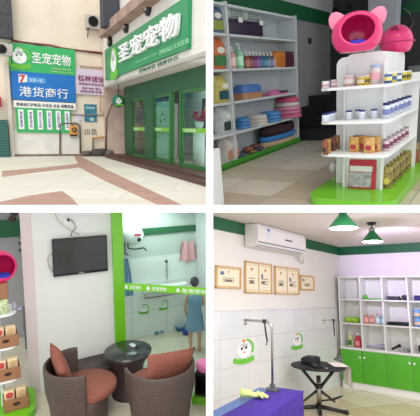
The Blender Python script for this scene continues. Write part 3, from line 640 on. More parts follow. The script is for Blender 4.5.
for i,(u,v) in enumerate([(386,120),(390.5,118),(395,115),(399.5,112),(404,109.5),(408,107)]):
    lx,ly = ds(u,v,Z); tin('taller dark blue lidded jar, %s along the right side of the middle tier'%pl[i], lx,ly,Z,.03,.13,(216,220,232),(120,130,180),gr,'supplement_jar',(26,34,96),'jar')
Z = KZ[0]
def pack(label, u, v, z, w, h, c, c2, group, rz=-PI/2, name='snack_packet', cat='packet'):
    lx,ly = ds(u,v,z); x,y = dp(lx,ly); t = thing(name, label, cat, (x,y,z), rz, group)
    def f(a,b):
        th = a*2*PI; q = math.sin(PI*min(max(b,.04),.96))**.5
        return (w/2*math.copysign(abs(math.cos(th))**.7,math.cos(th)), .025*q*math.sin(th), h*b)
    g = G(); g.grid(f, 16, 8); obj('pouch', g, mat('pk_%d_%d_%d'%c, c, .35, noise=(30,.6,c2)), t)
    g = G(); g.prism(ell(w*.3,h*.16,14), .006, onY(0,-.027,h*.36)); obj('printed_picture', g, mat('pkp_%d_%d_%d'%c2, c2, .5), t); return t
gr = 'snack packets on the lower tier of the display stand'
for i,(u,v,c) in enumerate([(324,147,(160,90,60)),(328,149,(196,150,80)),(333,150,(120,70,50)),(337,151,(190,130,80))]):
    pack('brown and gold snack packet, %s from the left edge of the lower tier'%pl[i], u,v,Z,.05,.13,c,(60,40,40),gr)
for i,(u,v,c) in enumerate([(354,153,(224,184,90)),(358,147,(60,50,110)),(363,149,(220,170,80)),(369,156,(228,190,110)),(375,151,(214,176,100))]):
    pack('gold snack packet with red picture, %s from left on the front lower tier'%pl[i], u,v,Z,.09,.135,c,(170,50,60),gr)
for i,(u,v) in enumerate([(386,150),(390,147.5),(394,144.5),(398,141.5),(402,138.5),(406,135.5)]):
    lx,ly = ds(u,v,Z); tin('white and pink banded can, %s along the right side of the lower tier'%pl[i], lx,ly,Z,.026,.11,(214,190,196),(120,60,90),'cans on the right of the lower tier','tin_can',(150,146,150))
# goods on the base
for i in range(9):
    pack('dark gold upright packet, the %s from the front along the base'%['first','second','third','fourth','fifth','sixth','seventh','eighth','ninth'][i], 387+i*3.3,190-i*4.6,.085,.085,.2,(70,58,50) if i%2 else (110,90,60),(206,190,90),'upright packets along the base', rz=-PI/2)
for i,(u,v) in enumerate([(411,152),(414,148)]):
    pack('reddish brown packet at the far end of the base, %s one'%['nearer','farther'][i], u,v,.085,.12,.15,(150,70,60),(90,40,40),'reddish packets at the far end of the base')
lx,ly = ds(361,193,.085); x,y = dp(lx,ly)
t = thing('boxed_kit', 'red and white boxed kit leaning against the foot of the display stand', 'box', (x,y,.085), -PI/2)
g = G(); g.box((-.12,-.0,0),(.12,.035,.27), RX(-.12), bev=.004); obj('carton', g, mat('kit_red', (196,44,60), .4), t)
Mx = RX(-.12)
g = G(); g.prism(rrect(.2,.05,.008,2,-.01,.185), .004, Mx @ onY(0,-.001,0)); obj('title_panel', g, mat('kit_white', (236,232,228), .5), t)
g = G(); g.prism(rrect(.20,.14,.01,2,-.015,.085), .004, Mx @ onY(0,-.001,0)); obj('window', g, mat('kit_grey', (196,190,192), .3, noise=(22,.7,(90,84,90))), t)
g = G(); g.ball((.035,.04,.06), T((0,0,.05))); q = W(333,172,'z',.085)
tag(obj('white_ornament', g, M_white), 'small white rounded figure standing on the green base behind the left board', 'figure', loc=(q.x,q.y,.085))
# two pink cat shaped houses on top
def cathouse(label, u, v, r, face, ears=True, sc=(1,1,1)):
    q = W(u,v,'z',KT); t = thing('cat_house', label, 'cat house', (q.x,q.y,KT), face)
    M = T((0,0,r*.78)) @ RY(math.radians(-78)) ; th0 = math.radians(44 if ears else 20)
    R_ = r; pr = [(R_*math.sin(a),R_*math.cos(a)) for a in [th0+(PI-th0)*i/16 for i in range(17)]]
    inn = [((R_-.012)*math.sin(a),(R_-.012)*math.cos(a)) for a in [th0+(PI-th0)*i/16 for i in range(17)]][::-1]
    g = G()
    if ears: g.lathe(pr+inn+[pr[0]], 36, M, caps=False)
    else: g.ball((r,r,r*.95), T((0,0,r*.6)), 32, 20)
    for w in g.bm.verts:
        w.co = Vector((w.co.x*sc[0], w.co.y*sc[1], w.co.z*sc[2]))
        if w.co.z < .0: w.co.z = 0.0
    obj('shell', g, mat('hot_pink_plastic', (230,34,112), .25, coat=.5), t)
    if ears:
        for s in (-1,1):
            e = G(); e.lathe([(r*.36,0),(r*.37,r*.14),(r*.31,r*.34),(r*.2,r*.5),(.001,r*.6)], 24, T((-.0,s*r*.68*sc[1],r*1.22)) @ RX(-s*.62) @ Matrix.Diagonal((.18,1,1,1)))
            obj('ear', e, mat('pale_pink_plastic', (242,140,170), .35), t)
        e = G(); e.lathe([(R_*math.sin(th0)+.008,R_*math.cos(th0)-.02),(R_*math.sin(th0)+.012,R_*math.cos(th0)+.006),(R_*math.sin(th0)-.012,R_*math.cos(th0)+.006),(R_*math.sin(th0)-.012,R_*math.cos(th0)-.01)], 36, M, caps=False)
        for w in e.bm.verts: w.co = Vector((w.co.x*sc[0], w.co.y*sc[1], w.co.z*sc[2]))
        obj('opening_rim', e, mat('hot_pink_plastic', (0,0,0)), t)
        e = G(); e.ball((.1,.09,.03), T((-r*.2,0,.06))); obj('cushion', e, mat('royal_blue_cloth', (50,60,190), .8), t)
    else:
        e = G()
        for a,b in ((-.2,.1),(-.1,.3),(.1,.25),(.2,.05),(0,.12)): e.ball((.012,.016,.016), T((-r*.72,a*r,r*(1.05+b))), 8, 6)
        obj('vent_holes', e, mat('vent_maroon', (120,16,60), .6), t)
        e = G(); e.lathe([(r*1.0,r*.55),(r*1.03,r*.58),(r*1.0,r*.61)], 32, caps=False); obj('seam', e, mat('hot_pink_dark', (190,24,92), .3), t)
    return t
cathouse('hot pink cat-eared house with round opening on the front of the display stand', 356.5, 52, .18, math.radians(20), sc=(.95,1.08,.94))
cathouse('hot pink domed cat house without visible ears, behind the eared one', 396, 53, .17, 0, ears=False, sc=(1,.9,1))
# far right clutter
q = W(411,85,'x',2.2)
t = thing('side_cabinet', 'white narrow cabinet with a green edge at the far right behind the display stand', 'cabinet', (2.2,q.y-.25,0))
g = G(); g.box((0,-.6,0),(.4,.3,1.15)); obj('body', g, mat('grey_cab', (110,116,112), .6), t)
g = G(); g.box((-.02,-.6,0),(0,-.05,1.5)); obj('edge', g, mat('edge_green', (60,130,50), .5), t)
g = G(); q = W(408,18,'x',4.74); g.tube([(4.75,q.y,q.z-.3),(4.74,q.y-.1,q.z-.1),(4.75,q.y-.02,q.z+.1),(4.75,q.y+.1,q.z+.2)], .012); tag(obj('hanging_cable', g, mat('grey_cable', (150,150,150), .5)), 'thin grey cable looping on the dark wall at the top right', 'cable')

# ================================================================== LOUNGE (lower left)
room = LOUNGE; W = room.on
g = G(); g.box((-1.2,-2.6,-.05),(3.6,4.2,0)); struct('floor_lounge', g, tiles('cream_floor_tiles', (214,206,188), (186,176,158), (.6,.6), .006, 'xy', .25, (206,196,176), 0, rot=.2))
wl = W(31,214,'y',0).x; px = .78
g = G(); g.box((wl,0,0),(px,.14,2.8)); struct('wall_television', g, mat('lounge_wall', (230,231,226), .75, noise=(2,.03)))
g = G(); g.box((wl-.13,.01,0),(wl,.6,2.8)); struct('wall_end', g, mat('pinkish_white_paint', (222,208,206), .7))
g = G(); g.box((-1.8,1.9,0),(1.0,2.0,2.8)); struct('wall_passage', g, mat('grey_lounge', (160,158,158), .8))
q = W(18,228,'y',1.88); g = G(); g.box((-1.8,1.86,q.z-.14),(wl+.4,1.9,q.z+.14)); struct('trim_6', g, M_green, 'dark green band on the passage wall')
q = W(20,214,'y',1.84); 
for i,(u,v) in enumerate([(14,213),(12,219)]):
    q = W(u,v,'y',1.84); g = G(); g.ball((.06,.02,.05)); tag(obj('wall_decal', g, mat('brown_decal', (70,50,46), .6)), 'small brown round decal above the green band, %s of two'%('upper','lower')[i], 'decal', loc=(q.x,q.y,q.z))
q = W(20,236,'y',1.85); g = G(); 
for k in range(5): g.prism(ell(.035,.03,10,.04*(k%2),-.06*k), .004, onY(0,0,0))
tag(obj('wall_decal', g, mat('grey_decal', (90,86,88), .6)), 'dark grey curly decal on the passage wall below the green band', 'decal', loc=(q.x,q.y,q.z))
# grey hangings in the passage
for i,(u0,u1,v0,v1) in enumerate([(22,28,306,330),(24,31,328,348)]):
    a = W(u0,v0,'y',.7); b = W(u1,v1,'y',.7); g = G(); g.box((a.x,.68,b.z),(b.x,.73,a.z), bev=.01); tag(obj('grey_bag', g, mat('slate_cloth', (118,116,124), .8)), '%s of two grey bags hanging in the passage behind the display shelves'%('upper','lower')[i], 'bag')
# television
a = W(51.5,236,'y',-.06); b = W(108,273.6,'y',-.06); w = b.x-a.x
t = thing('television', 'black flat screen television mounted on the cream wall above the chairs', 'television', ((a.x+b.x)/2,-.05,1.535)); h = .485
g = G(); g.box((-w/2,-.02,0),(w/2,.035,h), bev=.008); g.box((-w/4,.03,.1),(w/4,.05,h-.1)); obj('casing', g, mat('tv_black', (14,14,16), .35), t)
g = G(); g.box((-w/2+.016,-.024,.035),(w/2-.016,-.02,h-.016)); obj('screen', g, mat('tv_screen', (10,18,24), .12, spec=.7), t)
g = G(); g.box((-.035,-.0245,.012),(.035,-.0205,.022)); obj('maker_badge', g, mat('badge_grey', (180,180,180), .4), t)
# socket and cables
q = W(67,221,'y',-.01); t = thing('wall_socket', 'white wall socket with a dark plug above the television', 'socket', (q.x,-.0,q.z))
g = G(); g.box((-.045,-.015,-.045),(.045,0,.045), bev=.006); obj('plate', g, M_white, t)
g = G(); g.box((-.0,-.05,-.0),(.03,-.012,.035), bev=.006); obj('plug', g, M_black, t)
def lw(u,v,y=-.02): return W(u,v,'y',y)
def cable(pts, r, m, label, y=-.02):
    g = G(); g.tube([lw(u,v,y) for u,v in pts], r); return tag(obj('cable', g, m), label, 'cable')
cable([(71,220),(74,223),(76,228),(72,232),(71,236)], .006, mat('cable_grey', (120,120,120), .5), 'grey power cable curling from the socket down to the television')
cable([(55,213),(57,219),(62,225),(70,230),(80,235)], .005, mat('cable_white', (186,186,176), .5), 'thin pale cable falling from the top of the wall past the socket')
cable([(53,254),(49,255),(47.5,260),(49,267),(53,272)], .008, mat('cable_white2', (200,200,190), .5), 'pale cable looping out at the left side of the television')
# green post and glass partition
gA = Vector((.85,-.02)); k2 = W(202,288,'z',1.33); gB = Vector((k2.x,k2.y)); gd = (gB-gA).normalized(); ga = math.atan2(gd.y,gd.x)
g = G(); g.box((px-.04,-.07,0),(px+.1,.14,2.8)); struct('trim_7', g, M_lime, 'lime green post at the end of the television wall')
t = thing('glass_partition', 'frameless glass partition with a lime band lettered in white, behind the wicker chairs', 'glass partition', (gA.x,gA.y,0), ga); Lg = 1.5
g = G(); g.box((.0,0,.12),(Lg,.008,2.8)); obj('pane', g, glass('partition_glass', (240,247,245), .97, ior=1.3), t)
g = G(); g.box((0,-.03,0),(Lg,.03,.14)); obj('bottom_rail', g, mat('rail_grey', (190,196,190), .4), t)
g = G(); g.box((0,-.006,1.235),(Lg,-.002,1.335)); b = obj('lime_band', g, mat('lime_film', (128,214,30), .5), t)
g = G()
for x in (.22,.66,1.14): pass
for i,(x,ww) in enumerate(((.12,.17),(.44,.21),(.86,.34))):
    g = G(); g.text('圣宠宠物', ww, .055, onY(x,-.007,1.255), .002, .012); obj('band_lettering', g, M_txtwhite, b)
    g = G(); g.prism(ell(.026,.022,12), .002, onY(x-.05,-.007,1.275)); g.prism(ell(.015,.02,12), .002, onY(x-.05,-.0068,1.295)); obj('band_logo', g, M_txtwhite, b)
# bath room behind the glass
g = G(); g.box((.6,1.06,0),(3.6,1.16,2.9)); struct('wall_bath_back', g, mat('bath_paint', (188,198,190), .6))
g = G(); g.box((.6,1.03,0),(3.6,1.06,1.38)); struct('trim_8', g, tiles('white_wall_tiles', (232,236,234), (206,212,210), (.62,.46), .008, 'xz', .25), 'white wall tiles')
g = G(); z = W(150,231,'y',1.05).z; g.box((.6,1.03,z-.06),(3.6,1.06,z+.05)); struct('trim_9', g, M_green, 'dark green band in the bathroom')
g = G(); q = W(202,300,'z',0.0); q2 = W(199,300,'y',.9); g.box((q2.x,.55,0),(q2.x+.5,1.06,2.9)); struct('wall_bath_column', g, mat('bath_column', (206,210,208), .6))
g = G(); q = W(122,214,'y',.4); g.prism([(0,0),(0,-.4),(.28,0)], .6, onY(px+.02,.95,2.45)); struct('ceiling_slope', g, M_white)
# water heater
q = W(132,233,'y',.85); t = thing('water_heater', 'white cylindrical water heater with a red label high behind the glass', 'water heater', (q.x-.02,.86,q.z))
g = G(); g.lathe([(.001,-.28),(.1,-.275),(.145,-.24),(.15,-.2),(.15,.2),(.145,.24),(.1,.275),(.001,.28)], 28, RX(PI/2)); obj('tank', g, mat('heater_white', (222,224,224), .3), t)
g = G(); g.box((-.01,-.29,.0),(.09,-.275,.03)); obj('red_label', g, mat('heater_red', (200,50,70), .4), t)
g = G(); g.lathe([(.03,0),(.03,.02)], 14, T((.06,-.28,-.06)) @ RX(PI/2)); obj('dial', g, M_dark, t)
g = G(); g.tube([(-.05,0,-.14),(-.05,-.02,-.24),(.05,-.05,-.26),(.2,-.05,-.25),(.24,-.05,-.3)], .012); g.tube([(-.1,0,-.14),(-.1,-.02,-.3),(-.05,-.03,-.36)], .01); obj('pipework', g, M_dark, t)
q = W(167,262,'y',1.0); t = thing('shower_head', 'small dark shower head on a wall riser in the bathroom', 'shower', (q.x,1.0,q.z))
g = G(); g.rod((0,0,-.3),(0,0,.05),.008); obj('riser', g, M_chrome, t)
g = G(); g.rod((0,0,.03),(-.05,-.1,.05),.008); g.ball((.03,.03,.015), T((-.05,-.11,.04))); obj('head', g, M_dark, t)
# towel hanging
a = W(126,260,'y',.6); t = thing('hanging_towel', 'pale blue towel hanging behind the glass next to the green post', 'towel', (a.x,.6,a.z-.58))
g = G()
def tw(s,u): 
    ww = .05+.14*(1-u)**.8; return ((s-.45)*ww*1.0+.0, .02*math.sin(s*16+u*2), .60*u)
g.grid(tw, 20, 12)
for f in g.bm.faces: f.smooth = True
g.grid(lambda s,u: (tw(s,u)[0], tw(s,u)[1]+.012, tw(s,u)[2]), 20, 12); obj('cloth', g, mat('pale_blue_towel', (134,170,206), .9), t)
g = G(); g.tube([(0,.0,.58),(0,0,.66),(0,.4,.66)], .006); obj('hook', g, M_dark, t)
# logo decals on the tiled wall, low
for i,(u,v) in enumerate([(144,309),(163.5,305)]):
    q = W(u,v,'y',1.03); o = logo('wall_decal', .17, Matrix(), None, [M_logo_white, M_logo_green, M_logo_green, M_logo_green]); room.roots.remove(o) if False else None
    tag(o, 'green and white animal-head decal low on the bathroom tiles, %s of two'%('left','right')[i], 'decal', 'decals on the bathroom tiles'); o.matrix_basis = onY(q.x,1.028,q.z)
# glossy tub front
q = W(168,283,'y',.9); t = thing('wash_basin', 'long white raised wash tub along the bathroom wall behind the glass', 'basin', (1.95,.86,0))
g = G(); g.box((-.55,-.02,1.02-.2),(.25,.14,1.02-.12), bev=.02); obj('rim', g, M_white, t)
g = G(); g.tube([(-.5,.1,.82),(-.5,.1,.7),(.2,.1,.7),(.2,.1,.82)], .012); obj('support_rail', g, M_chrome, t)
# clutter on bath floor
for i,(u,v,c,n,r) in enumerate([(158,333,(90,130,160),'grey-blue slippers pair lying on the bathroom floor',.06),(180,330,(60,120,170),'blue basin on the bathroom floor left of the person',.1),(187,334,(30,60,140),'dark blue bundle at the foot of the bathroom wall',.08),(192,329,(150,50,90),'dark pink bundle beside the dark blue bundle',.06)]):
    q = W(u,v,'z',0); g = G()
    if i == 1: g.lathe([(r*.7,0),(r,.09),(r*1.04,.09),(r*.7,.012),(.001,.012)], 20)
    elif i == 0: g.ball((.05,.09,.03), T((-.05,0,.03)) @ RZ(.4)); g.ball((.05,.09,.03), T((.07,.02,.03)) @ RZ(-.2))
    else: g.ball((r,r*.8,r*.6), T((0,0,r*.5)),12,8,.8); g.ball((r*.6,r*.5,r*.5), T((r*.5,.02,r*.9)),10,6)
    tag(obj(('slippers','basin','cloth_bundle','cloth_bundle')[i], g, mat('clut%d'%i, c, .6)), n, ('slippers','basin','bundle','bundle')[i], loc=(q.x,q.y,0))
# pink garment seen through the glass
q = W(188,252,'y',1.0); g = G(); g.grid(lambda s,u: ((s-.5)*(.2+.12*(1-u)), .02*math.sin(s*12), .34*u-.17+.03*math.sin(s*9)), 14, 8); g.grid(lambda s,u: ((s-.5)*(.2+.12*(1-u)), .02+.02*math.sin(s*12), .34*u-.17+.03*math.sin(s*9)), 14, 8)
tag(obj('pink_garment', g, mat('soft_pink', (222,166,170), .8)), 'pale pink garment hanging high on the bathroom wall', 'garment', loc=(q.x,1.0,q.z))

# person behind the glass, seen from behind
def skin_body(name, verts, edges, m, parent=None, sub=2):
    me = bpy.data.meshes.new(name); me.from_pydata([v[:3] for v in verts], edges, []); o = bpy.data.objects.new(name, me); C.objects.link(o)
    md = o.modifiers.new('skin','SKIN'); 
    for i,v in enumerate(verts):
        s = me.skin_vertices[0].data[i]; s.radius = (v[3], v[4] if len(v) > 4 else v[3]); s.use_root = (i == 0)
    ms = o.modifiers.new('sub','SUBSURF'); ms.levels = sub; ms.render_levels = sub
    dg = bpy.context.evaluated_depsgraph_get(); m2 = bpy.data.meshes.new_from_object(o.evaluated_get(dg)); bpy.data.objects.remove(o); bpy.data.meshes.remove(me)
    m2.name = name; m2.materials.clear(); m2.materials.append(m)
    for p in m2.polygons: p.use_smooth = True
    o = bpy.data.objects.new(name, m2); C.objects.link(o)
    if parent: o.parent = parent
    else: room.roots.append(o)
    return o
q = W(195,351,'z',0); 
t = thing('person', 'person in a pale blue sleeveless dress seen from behind, standing behind the glass', 'person', (q.x,q.y,0), math.radians(-20))
S = 1.03/1.6 * 1.45
V = [(0,0,.88,.13,.1),(0,0,1.02,.11,.085),(0,.0,1.2,.13,.09),(0,0,1.34,.11,.075),(0,0,1.42,.045),(0,0,1.48,.05),(0,.01,1.55,.075,.085),(0,.01,1.63,.07,.08),
     (-.16,0,1.33,.045),(-.21,.02,1.1,.036),(-.2,.08,.9,.028),(-.19,.11,.83,.03),(.16,0,1.33,.045),(.21,.05,1.1,.036),(.14,.2,1.0,.028),(.1,.24,1.0,.03),
     (-.09,0,.8,.085),(-.1,.0,.47,.055),(-.1,-.02,.3,.05),(-.1,0,.08,.032),(-.1,.12,.03,.03),(.09,0,.8,.085),(.1,.0,.47,.055),(.1,-.02,.3,.05),(.1,0,.08,.032),(.1,.12,.03,.03)]
E_ = [(0,1),(1,2),(2,3),(3,4),(4,5),(5,6),(6,7),(3,8),(8,9),(9,10),(10,11),(3,12),(12,13),(13,14),(14,15),(0,16),(16,17),(17,18),(18,19),(19,20),(0,21),(21,22),(22,23),(23,24),(24,25)]
k = .70
V = [tuple(c*k for c in v) for v in V]
skin_body('body', V, E_, mat('skin_tone', (206,160,134), .6), t)
for s in (-1,1):   # five fingers a hand
    wx,wy,wz = (V[11] if s < 0 else V[15])[:3]
    for f in range(5):
        g = G(); a = (f-1.5)*.014
        if s < 0: g.tube([(wx+.0,wy+a*.8,wz),(wx+.003,wy+a,wz-.035),(wx+.01,wy+a,wz-(.06 if f<4 else .045)+abs(f-1.5)*.005)], [.009,.008,.006], 6)
        else: g.tube([(wx,wy,wz+a*.6),(wx-.03,wy+.02,wz+a*.6),(wx-.05,wy+.03,wz+a*.6-.012)], [.009,.008,.006], 6)
        obj('finger', g, mat('skin_tone', (0,0,0)), t)
g = G(); pr = [(.19,.52),(.18,.62),(.165,.78),(.135,.98),(.13,1.04),(.15,1.2),(.145,1.3),(.10,1.38),(.08,1.39)]
g.lathe([(r*k,z*k) for r,z in pr], 28, Matrix.Diagonal((1.1,.82,1,1)), caps=False); g.lathe([(r*k-.006,z*k) for r,z in pr], 28, Matrix.Diagonal((1.1,.82,1,1)), caps=False)
obj('dress', g, mat('pale_blue_dress', (126,158,186), .8, noise=(10,.15)), t)
g = G(); g.ball((.098*k,.105*k,.115*k), T((0,-.012*k,1.625*k)), 20, 14); g.ball((.045*k,.05*k,.05*k), T((0,-.1*k,1.62*k))); obj('hair', g, mat('black_hair', (30,26,28), .5), t)
g = G()
for s in (-1,1): g.ball((.012*k,.02*k,.03*k), T((s*.098*k,.01*k,1.58*k)))
obj('ears', g, mat('skin_tone', (0,0,0)), t)
g = G(); g.ball((.01*k,.02*k,.018*k), T((0,.115*k,1.575*k))); obj('nose', g, mat('skin_tone', (0,0,0)), t)
for s in (-1,1):
    g = G(); g.ball((.012*k,.008*k,.007*k), T((s*.033*k,.1*k,1.6*k))); obj('eye', g, M_black, t)
g = G(); g.ball((.024*k,.006*k,.006*k), T((0,.1*k,1.53*k))); obj('mouth', g, mat('lip', (180,100,96), .5), t)
for s in (-1,1):
    g = G(); g.ball((.045*k,.12*k,.022*k), T((s*.1*k,.05*k,.018)), 14, 8); obj('sandal', g, mat('sandal_tan', (190,150,130), .6), t)

# wicker furniture
M_wicker = weave('brown_wicker', (96,76,68), (40,30,29), 60)
M_rust = mat('rust_cushion', (136,80,66), .85, noise=(40,.18), bump=(120,.15))
def tub_chair(label, x, y, rz, r, h, arc=70):
    t = thing('wicker_tub_chair', label, 'chair', (x,y,0), rz)         # opens towards local +X
    g = G(); a0, a1 = math.radians(arc), math.radians(360-arc); th = .05
    prof = [(r*.80,.0),(r*.86,h*.35),(r*.97,h*.62),(r,h*.94),(r*.985,h*.985),(r*.95,h),(r*.91,h*.985),(r*.89,h*.94),(r*.87,h*.6)]
    g.lathe(prof, 40, None, a0, a1)
    # arms slope down a little towards the front
    for v in g.bm.verts:
        f = max(0, v.co.x/r)
        v.co.z *= 1-.10*f
    obj('backrest_shell', g, M_wicker, t)
    g = G(); g.lathe([(r*.80,.0),(r*.87,h*.35),(r*.9,h*.50),(r*.87,h*.52),(.001,h*.52)], 40); obj('seat_base', g, M_wicker, t)
    g = G()
    pr = [(a, .92 if (a > math.radians(70) and a < math.radians(290)) else 1.12) for a in [2*PI*i/40 for i in range(40)]]
    R0 = r*.86
    g.lathe([(.001,0),(R0*.93,.0),(R0,.025),(R0,.075),(R0*.95,.10),(.001,.115)], 40, T((.06,0,h*.5)))
    for v in g.bm.verts:
        if v.co.x > 0: v.co.x *= 1.12
    obj('seat_cushion', g, M_rust, t); return t
def pillow(label, loc, rz, w, h, d, tilt, roll=0):
    g = G()
    def f(a,b):
        th = 2*PI*a; c, s_ = math.cos(th), math.sin(th); ph = PI*(b-.5)
        return (0,0,0)
    n = 14
    for sgn in (1,-1):
        def ff(a,b):
            x = (a-.5)*2; z = (b-.5)*2; e = (1-x**4)*(1-z**4); pin = 1+.10*(abs(x*z))**1.5 - .06*(x*x+z*z)*.5
            return (sgn*d/2*max(0,e)**.6, x*w/2*pin, z*h/2*pin)
        g.grid(ff, n, n)
    bmesh.ops.remove_doubles(g.bm, verts=g.bm.verts[:], dist=1e-4)
    o = obj('throw_pillow', g, mat('rust_pillow', (138,80,66), .9, noise=(30,.2), bump=(150,.2))); tag(o, label, 'pillow')
    o.matrix_basis = T(loc) @ RZ(rz) @ RY(tilt) @ RX(roll); return o
RC = .385; HC = .77
qr = W(160,364,'z',HC*.95); ql = W(76,363,'z',HC*.95)
cr = (qr.x, qr.y-.0); cl = (ql.x+.02, ql.y-.02)
azr = math.radians(100); azl = math.radians(0)
tub_chair('brown wicker tub chair with rust cushions, its back turned to the viewer, on the right', cr[0], cr[1], azr, .395, HC, 66)
tub_chair('brown wicker tub chair with rust cushions beside the white wall, on the left', cl[0], cl[1], azl, .37, HC, 84)
def rel(c, a, dx, dy): return (c[0]+dx*math.cos(a)-dy*math.sin(a), c[1]+dx*math.sin(a)+dy*math.cos(a))
p_ = rel(cr, azr, -.17, -.03); pillow('rust pillow standing against the back of the right wicker chair', (p_[0],p_[1],.765), azr, .58, .36, .14, -.12, .14)
p_ = rel(cl, azl, -.17, .08); pillow('rust pillow tilted on its corner in the left wicker chair', (p_[0],p_[1],.69), azl, .42, .42, .13, -.35, .55)
# round wicker table
q = W(128,350.5,'z',.58)
t = thing('round_table', 'round dark wicker side table with a glass top between the chairs', 'table', (q.x,q.y,0))
g = G(); g.lathe([(.22,0),(.2,.02),(.17,.2),(.2,.42),(.285,.54),(.295,.565),(.001,.565)], 40); obj('wicker_base', g, weave('dark_wicker', (92,70,72), (44,30,34), 60), t)
g = G(); g.lathe([(.001,.57),(.3,.57),(.3,.582),(.001,.582)], 40); obj('table_top', g, mat('smoked_glass', (44,50,48), .22, coat=.2), t)
TX, TY = q.x, q.y
for i,(u,v,c,lb,rz) in enumerate([(133,345.5,(226,228,230),'white phone lying on the round table',.3),(138,345.5,(26,26,28),'black phone lying on the round table next to the white one',-.5)]):
    p = W(u,v,'z',.585); t = thing('phone', lb, 'phone', (p.x,p.y,.584), rz)
    g = G(); g.box((-.03,-.055,0),(.03,.055,.012), bev=.004); obj('case', g, mat('ph%d'%i, c, .3), t)
    g = G(); g.box((-.025,-.045,.012),(.025,.045,.0135)); obj('screen', g, mat('phs%d'%i, (190,200,200) if i == 0 else (40,44,48), .15), t)
# wicker low seat by the wall
q = W(92,362,'z',.40); t = thing('wicker_stool', 'low dark brown wicker stool by the wall between the left chair and the table', 'stool', (q.x,-.27,0), .1)
g = G(); g.prism(rrect(.5,.36,.08), .34); obj('wicker_base', g, weave('dark_wicker', (0,0,0), (0,0,0)), t)
g = G(); g.prism(rrect(.52,.38,.09), .05, T((0,0,.34)), True); obj('seat_pad', g, mat('plum_brown_pad', (74,60,64), .6), t)
# display shelf at the left edge
zs = [W(26,343,'y',-.0), ]
t = thing('display_stand', 'white shelf stand with a lime base at the left edge, holding brown boxes', 'display stand', (W(10,402,'z',.1).x, W(10,402,'z',.1).y, 0))
SX, SY = t.location.x, t.location.y
def lv(v): return W(10,v,'y',SY).z
Z3 = [lv(309), lv(341), lv(373)]
g = G(); g.prism(rrect(1.0,.66,.16,8,-.22,-.0), .08); obj('base', g, M_lime, t)
g = G(); g.box((-.09,-.02,.08),(-.06,.2,1.35)); obj('upright', g, M_white, t)
for z in Z3: g = G(); g.prism(rrect(.8,.40,.12,7,-.27,.0), .018, T((0,0,z-.018))); obj('shelf', g, M_white, t)
def kraft(label, x, y, z, s=1):
    t = thing('kraft_box', label, 'box', (x,y,z), .1, 'kraft boxes of packets on the display stand')
    g = G(); w,d,h = .2*s,.12*s,.11*s
    g.box((-w/2,-d/2,0),(w/2,-d/2+.006,h)); g.box((-w/2,d/2-.006,0),(w/2,d/2,h*1.1)); g.box((-w/2,-d/2,0),(-w/2+.006,d/2,h)); g.box((w/2-.006,-d/2,0),(w/2,d/2,h)); g.box((-w/2,-d/2,0),(w/2,d/2,.006))
    obj('carton', g, mat('kraft_card', (156,110,76), .8), t)
    g = G(); g.prism(ell(.03*s,.016*s,14), .003, onY(.0,-d/2-.001,h*.55)); obj('printed_mark', g, mat('kraft_print', (60,36,30), .8), t)
    for k,(dx,c) in enumerate(((-.05,(196,70,66)),(.045,(206,170,120)))):
        e = G(); e.box((dx*s-.042*s,-.03*s,.01),(dx*s+.042*s,.03*s,h*1.6), bev=.012*s); p = obj('snack_pouch', e, mat('pouch%d'%k, (222,196,160), .5), t)
        e = G(); e.prism(ell(.03*s,.026*s,12), .004, onY(dx*s,-.031*s,h*1.25)); obj('pouch_print', e, mat('pouchp%d'%k, c, .5), p)
    return t
for z,n,s,dx in ((Z3[1]+.0,'middle',1.3,-.0),(Z3[2]+.0,'lower',1.32,.0),(.082,'base',1.35,.07)):
    q = W(14+ (2 if n == 'base' else 0),350,'y',SY-.09); kraft('brown kraft box with two printed pouches on the %s %s of the left stand'%(n,'shelf' if n!='base' else 'level'), SX+dx-.0, SY-.1, z, s)
z = Z3[0]; 
g = G(); g.box((-.12,-.06,0),(.1,.06,.17), bev=.01); tag(obj('snack_box', g, mat('pale_printed_box', (214,214,170), .5, noise=(30,.9,(110,160,110)))), 'pale yellow and green printed box on the top shelf of the left stand', 'box', loc=(SX-.05,SY-.09,z))
g = G(); g.box((-.11,-.05,0),(.09,.06,.19), bev=.01); tag(obj('kraft_box', g, mat('kraft_card', (0,0,0))), 'open brown carton stacked on the printed box under the pink house', 'box', loc=(SX-.03,SY-.09,z+.17))
g = G(); g.lathe([(.02,0),(.025,.06),(.012,.08),(.012,.1)],12); g.lathe([(.03,.0),(.03,.02)],12,T((.05,0,0))); tag(obj('small_bottle', g, mat('lilac_bottle', (170,166,186), .4)), 'small lilac bottle at the right end of the top shelf of the left stand', 'bottle', loc=(SX+.11,SY-.05,z))
q = W(-2,258,'y',SY-.05)
kt = q.z
def house2():
    r = .20; t = thing('cat_house', 'hot pink round cat house with dark red opening at the left edge', 'cat house', (W(-3,262,'y',SY-.03).x,SY-.03,Z3[0]+.36), math.radians(-60))
    M = T((0,0,r*.85)) @ RY(math.radians(80)); th0 = math.radians(46)
    pr = [(r*math.sin(a),r*math.cos(a)) for a in [th0+(PI-th0)*i/16 for i in range(17)]]; inn = [((r-.012)*math.sin(a),(r-.012)*math.cos(a)) for a in [th0+(PI-th0)*i/16 for i in range(17)]][::-1]
    g = G(); g.lathe(pr+inn+[pr[0]], 36, M, caps=False)
    for w in g.bm.verts: w.co.z = max(0, w.co.z)
    obj('shell', g, mat('hot_pink_plastic', (0,0,0)), t)
    e = G(); e.lathe([(r*math.sin(th0)+.01,r*math.cos(th0)-.01),(r*math.sin(th0)+.01,r*math.cos(th0)+.008),(r*math.sin(th0)-.012,r*math.cos(th0)+.006)], 36, M, caps=False); obj('opening_rim', e, mat('hot_pink_plastic', (0,0,0)), t)
    e = G(); e.ball((.12,.12,.035), T((.04,0,.07))); obj('cushion', e, mat('royal_blue_cloth', (0,0,0)), t)
    z0 = t.location.z
    g = G(); g.box((-.1,-.1,z+.2),(.1,.1,z0)); 
    return t
house2()
